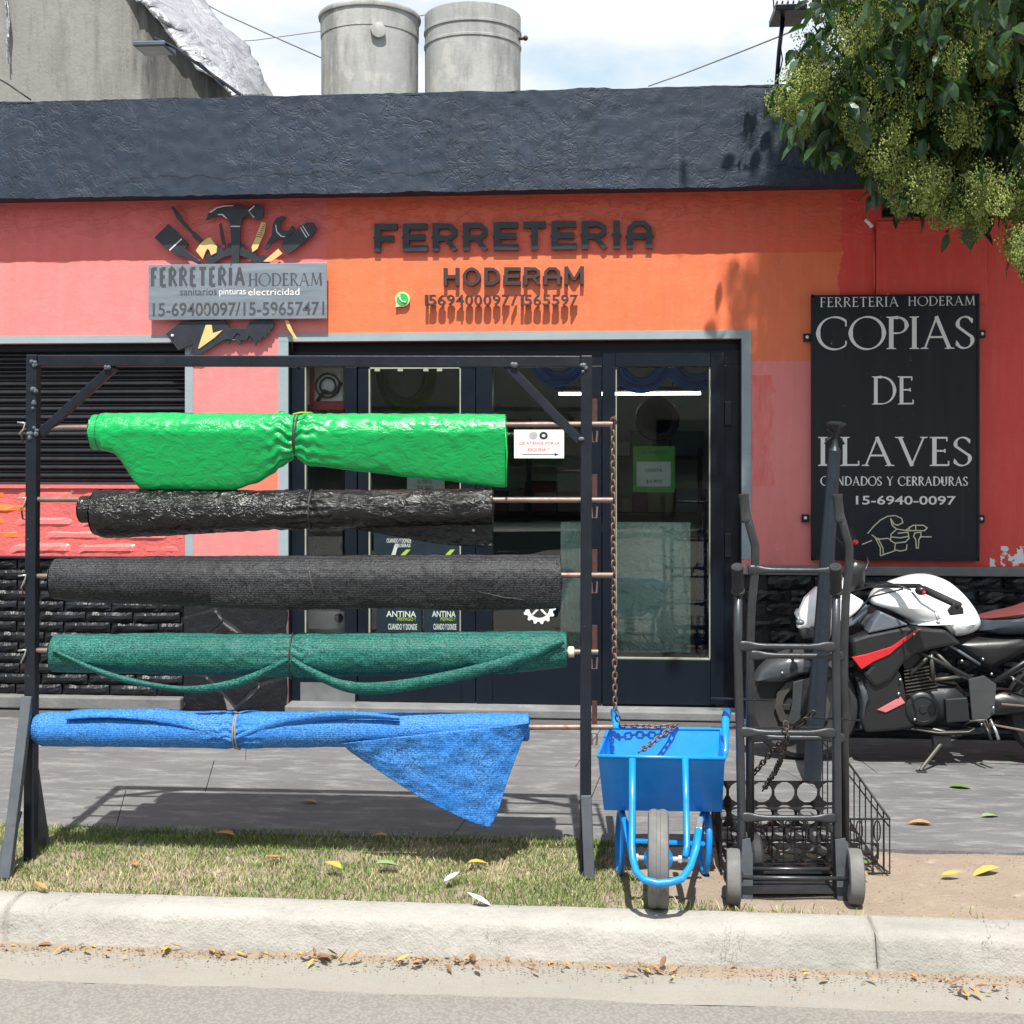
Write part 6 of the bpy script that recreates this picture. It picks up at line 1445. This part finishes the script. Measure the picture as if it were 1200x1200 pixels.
# foliage in view: every large leaf and every flower cluster an object
nleaf = 0; tries = 0; seen_pts = []
while nleaf < 300 and tries < 20000:
    tries += 1; x, y = U(905, 1215), U(-15, 330)
    if not inpoly(x, y): continue
    if y > 60 and rnd() < .35*(1 if y < 180 else 1.6): continue
    p = PD(x, y, U(5.7, 6.45))
    if not okpos(p): continue
    place('leaf', LM[nleaf % 6], tree, p, lrot(.42).to_euler(), (1.2,)*3); nleaf += 1
nc = 0; tries = 0
while nc < 240 and tries < 20000:
    tries += 1; x, y = U(905, 1230), U(-30, 330)
    if not inpoly(x, y - 8) or not inpoly(x, y + 36): continue
    # open dark pocket where leaves show
    if (x < 1010 and y < 72): continue
    if ((x-1075)/75)**2 + ((y-95)/38)**2 < 1 and rnd() < .85: continue
    if ((x-1165)/34)**2 + ((y-150)/55)**2 < 1 and rnd() < .85: continue
    d = U(5.65, 6.2); p = PD(x, y, d)
    if not okpos(p): continue
    place('flower_cluster', CM[nc % 5], tree, p, (U(-.5, .5), U(-.5, .5), U(0, 6)), (U(.9, 1.35),)*3); nc += 1
for (x, y) in ((1112,212),(1128,236),(1140,214),(1152,234),(1100,196),(1088,212),(1126,222),(1142,244),(1110,232),(1096,222),(1188,274),(1197,288),(1192,262),(1208,296),(1060,206),(1046,196),(1150,210)):
    place('flower_cluster', CM[nc % 5], tree, PD(x, y, U(5.75, 5.95)), (U(-.2, .2), U(-.2, .2), U(0, 6)), (1.15,)*3); nc += 1
# the rest of the crown, joined
m = MB(); mf = MB(); k = 0; tries = 0
clumps = [CC + Vector((U(-1.9, 1.9), U(-1.2, 1.5), U(-1.5, 1.9))) for i in range(110)]
def shade_clump(x0, x1, y0, y1, n_, Y=0.0):
    out_ = []
    for i in range(n_):
        W = P(U(x0, x1), U(y0, y1), Y); Yc = U(-3.4, -1.4); t = (W.y - Yc)/sdir.y; out_.append(W - sdir*t)
    return out_
clumps += shade_clump(960, 1300, 215, 700, 120) + shade_clump(862, 975, 300, 560, 24)
clumps += [PD(U(925, 1230), U(-30, 200), U(5.9, 6.6)) for i in range(90)]
for c in clumps:
    q0 = (c-CC); 
    for j in range(64):
        p = c + Vector((random.gauss(0, .16), random.gauss(0, .20), random.gauss(0, .17)))
        if not okpos(p): continue
        x, y = proj(p)
        if 905 < x < 1010 and y < 85 and rnd() < .88: continue
        vs, fs = leaf_verts(U(.085, .125), U(.04, .056), .3, .3); rm = lrot(.45)
        m.add([p + (rm @ v) for v in vs], fs); k += 1
    if q0.length > 1.2:
        for j in range(3):
            p = c + Vector((U(-.3, .3), U(-.3, .3), U(-.2, .2)))
            if okpos(p) and okpos(p - Vector((0, 0, .2))):
                me_ = random.choice(CM); b_ = me_.vertices
                mf.add([p + v.co for v in b_], [tuple(f.vertices) for f in me_.polygons])
tag(m.build('foliage', m_leaf, tree), kind='stuff'); tag(mf.build('flower_mass', m_flower, tree), kind='stuff')
# ------------------------------------------------------------------ grass and litter
random.seed(21)
def grass_mat(name, c1, c2):
    s = N(name); g = s.n('ShaderNodeNewGeometry').outputs['Random Per Island']; c = s.mix(g, c1, c2); return s.done(c, .6, 0, None, .3)
m_grass = grass_mat('grass_green', (.09, .14, .035), (.22, .27, .09)); m_straw = grass_mat('grass_straw', (.34, .29, .16), (.54, .47, .30))
mg, ms = MB(), MB()
XG1 = 1.0
def blade(mb, x, y, z, h, w_):
    a = U(0, 6.283); dx, dy = math.cos(a)*w_, math.sin(a)*w_; lx, ly = U(-1, 1)*h*.8, U(-1, 1)*h*.8
    mb.add([(x-dx, y-dy, z-.004), (x+dx, y+dy, z-.004), (x+lx*.5+dx*.7, y+ly*.5+dy*.7, z+h*.65), (x+lx*.5-dx*.7, y+ly*.5-dy*.7, z+h*.65), (x+lx, y+ly, z+h)], [(0,1,2,3), (3,2,4)])
xr_ = XF(745, -2.9)
n_ = 0
while n_ < 62000:
    x = U(-3.3, xr_+.45); y = U(YK0-.015, YG+.03)
    dens = noise.noise(Vector((x*1.6, y*2.4, 9)))*.5 + .5 + .35*noise.noise(Vector((x*5, y*7, 2)))
    if x > xr_-.15: dens -= (x - xr_ + .15)*1.9
    if x > xr_ and y < YK0+.10: dens += .5
    if rnd() > dens*1.25: n_ += .3; continue
    dry = noise.noise(Vector((x*1.1+5, y*2.2, 4))) + .4*noise.noise(Vector((x*6, y*6, 8)))
    mb = ms if rnd() < .25 + dry*.9 else mg
    edge = 1.35 if (y > YG - .06 or y < YK0+.05) else 1
    blade(mb, x, y, lawn_z(x, y), U(.010, .026)*edge, U(.0012, .0024)); n_ += 1
for i in range(1500):
    x = U(xr_, XF(1200, -3.0)); y = YK0 + abs(random.gauss(0, .035)); 
    if rnd() < max(.04, .9 - (x-xr_)*1.1): blade(mg if rnd() < .6 else ms, x, y, lawn_z(x, y), U(.015, .035), .002)
g = mg.build('grass', m_grass); tag(g, kind='stuff'); g = ms.build('dry_grass', m_straw); tag(g, kind='stuff')
m_l = {'yellow': M('leaf_yellow', (.42, .30, .05), .6, bump=.2), 'orange': M('leaf_orange', (.40, .20, .07), .6, bump=.2), 'green': M('leaf_green', (.09, .18, .04), .5, bump=.2), 'pale green': M('leaf_pale_green', (.20, .28, .14), .5, bump=.2), 'brown': M('leaf_brown', (.20, .11, .06), .7, bump=.2), 'white': M('white_scrap', (.6, .58, .56), .6, bump=.2)}
def fallen(px, py, colr, size, label, z=.03, rot=None, name='fallen_leaf'):
    p = G(px, py, z); vs, fs = leaf_verts(size, size*.42, .5, -.25 if rnd() < .5 else .15); a = rot if rot is not None else U(0, 6.283)
    rm = Matrix.Rotation(a, 4, 'Z') @ Matrix.Rotation(U(-.15, .25), 4, 'X'); m = MB(); m.add([rm @ v + p for v in vs], fs); o = m.build(name, m_l[colr], solid=.0012)
    return tag(o, label, 'leaf' if name == 'fallen_leaf' else 'paper')
for a in ((275, 979, 'orange', .085, 'curled orange leaf on the far grass edge left of the blue corner', .03, 1.5), (330, 1004, 'orange', .07, 'orange leaf lying in the middle of the grass', .03, 2.4), (160, 1014, 'orange', .075, 'orange leaf on the grass nearest the left rack foot', .03, .6),
          (400, 1018, 'yellow', .09, 'yellow brown leaf slanting on the grass beside a green one', .035, 1.0), (440, 1012, 'pale green', .10, 'pale green leaf lying on the grass', .035, -1.2), (453, 979, 'yellow', .06, 'small yellow leaf at the far grass edge', .03, 1.4),
          (548, 1011, 'yellow', .08, 'thin yellow leaf on the grass right of the green one', .035, -1.3), (372, 941, 'orange', .075, 'orange leaf on the paving in the rack shade', .004, 1.5), (56, 1042, 'orange', .06, 'small tan leaf near the kerb at far left', .03, 1.4),
          (1112, 922, 'green', .11, 'green leaf on the paving near the motorcycle stand', .004, -1.7), (1092, 966, 'orange', .10, 'orange leaf on the paving right of the wire basket', .004, 1.55), (1150, 957, 'pale green', .10, 'pale green curled leaf on the right paving', .004, -1.2),
          (1172, 1017, 'yellow', .12, 'large yellow leaf on the bare earth at far right', .02, 1.75), (1103, 1026, 'yellow', .08, 'small yellow leaf on the bare earth right of the basket', .02, -1.3), (1022, 1012, 'green', .09, 'green leaf lying inside the basket corner', .03, 1.5), (1018, 1026, 'orange', .08, 'orange leaf lying under the basket corner', .03, 1.2),
          (1190, 886, 'green', .10, 'green leaf on the shaded paving by the wall at right', .004, 1.2), (60, 1107, 'brown', .07, 'brown leaf lying in the gutter at far left', -.10, 1.4)):
    fallen(*a)
fallen(520, 1033, 'white', .07, 'crumpled white scrap of paper on the grass', .03, -.9, 'paper_scrap'); fallen(575, 1061, 'white', .09, 'torn white scrap lying on the kerb edge', .016, 1.5, 'paper_scrap')
for (px, py, n_, w_, lab) in ((190, 1113, 9, 26, 'leaves_left'), (262, 1117, 7, 22, ''), (378, 1122, 26, 34, ''), (480, 1125, 18, 30, ''), (545, 1128, 14, 34, ''), (775, 1137, 20, 34, ''), (1150, 1158, 26, 45, ''), (660, 1134, 6, 40, ''), (980, 1147, 6, 60, ''), (90, 1108, 6, 40, '')):
    m = {}
    for i in range(int(n_*.6)):
        p = G(px + random.gauss(0, w_*.45), py + random.gauss(0, 3.2), -.098 + U(0, .012)); cc = random.choice(['brown', 'brown', 'orange', 'yellow', 'brown']); s_ = U(.02, .055)
        vs, fs = leaf_verts(s_, s_*U(.25, .45), .6, U(-.5, .3)); rm = Matrix.Rotation(U(0, 6.283), 4, 'Z') @ Matrix.Rotation(U(-.3, .4), 4, 'X')
        m.setdefault(cc, MB()).add([rm @ v + p for v in vs], fs)
    for cc, mb in m.items(): tag(mb.build('leaf_litter', m_l[cc]), kind='stuff')
bits = {}
for i in range(150):
    p = Vector((U(-2.6, 2.8), YK1 - .05 - abs(random.gauss(0, .035)), -.102)); cc = random.choice(['brown', 'brown', 'orange', 'yellow']); s_ = U(.008, .028)
    vs, fs = leaf_verts(s_, s_*U(.3, .7), .5, U(-.4, .3)); rm = Matrix.Rotation(U(0, 6.283), 4, 'Z') @ Matrix.Rotation(U(-.2, .3), 4, 'X'); bits.setdefault(cc, MB()).add([rm @ v + p for v in vs], fs)
for cc, mb in bits.items(): tag(mb.build('leaf_litter', m_l[cc]), kind='stuff')
# grit along the gutter and on the bare earth
m_grit = M('grit', (.22, .18, .14), .9, island=.5)
mb = MB()
for i in range(5200):
    if i % 3: p = Vector((U(-3.2, 3.2), YK1 - .04 - abs(random.gauss(0, .07)), -.104))
    else:
        x = U(xr_, 3.2); y = U(YK0+.03, YG+.05); p = Vector((x, y, lawn_z(x, y)))
    s_ = U(.0015, .005); mb.add([p+Vector((s_,0,0)), p+Vector((-s_*.5,s_*.8,0)), p+Vector((-s_*.6,-s_*.8,0)), p+Vector((0,0,s_*.9))], [(0,1,3),(1,2,3),(2,0,3)])
tag(mb.build('grit', m_grit), kind='stuff')
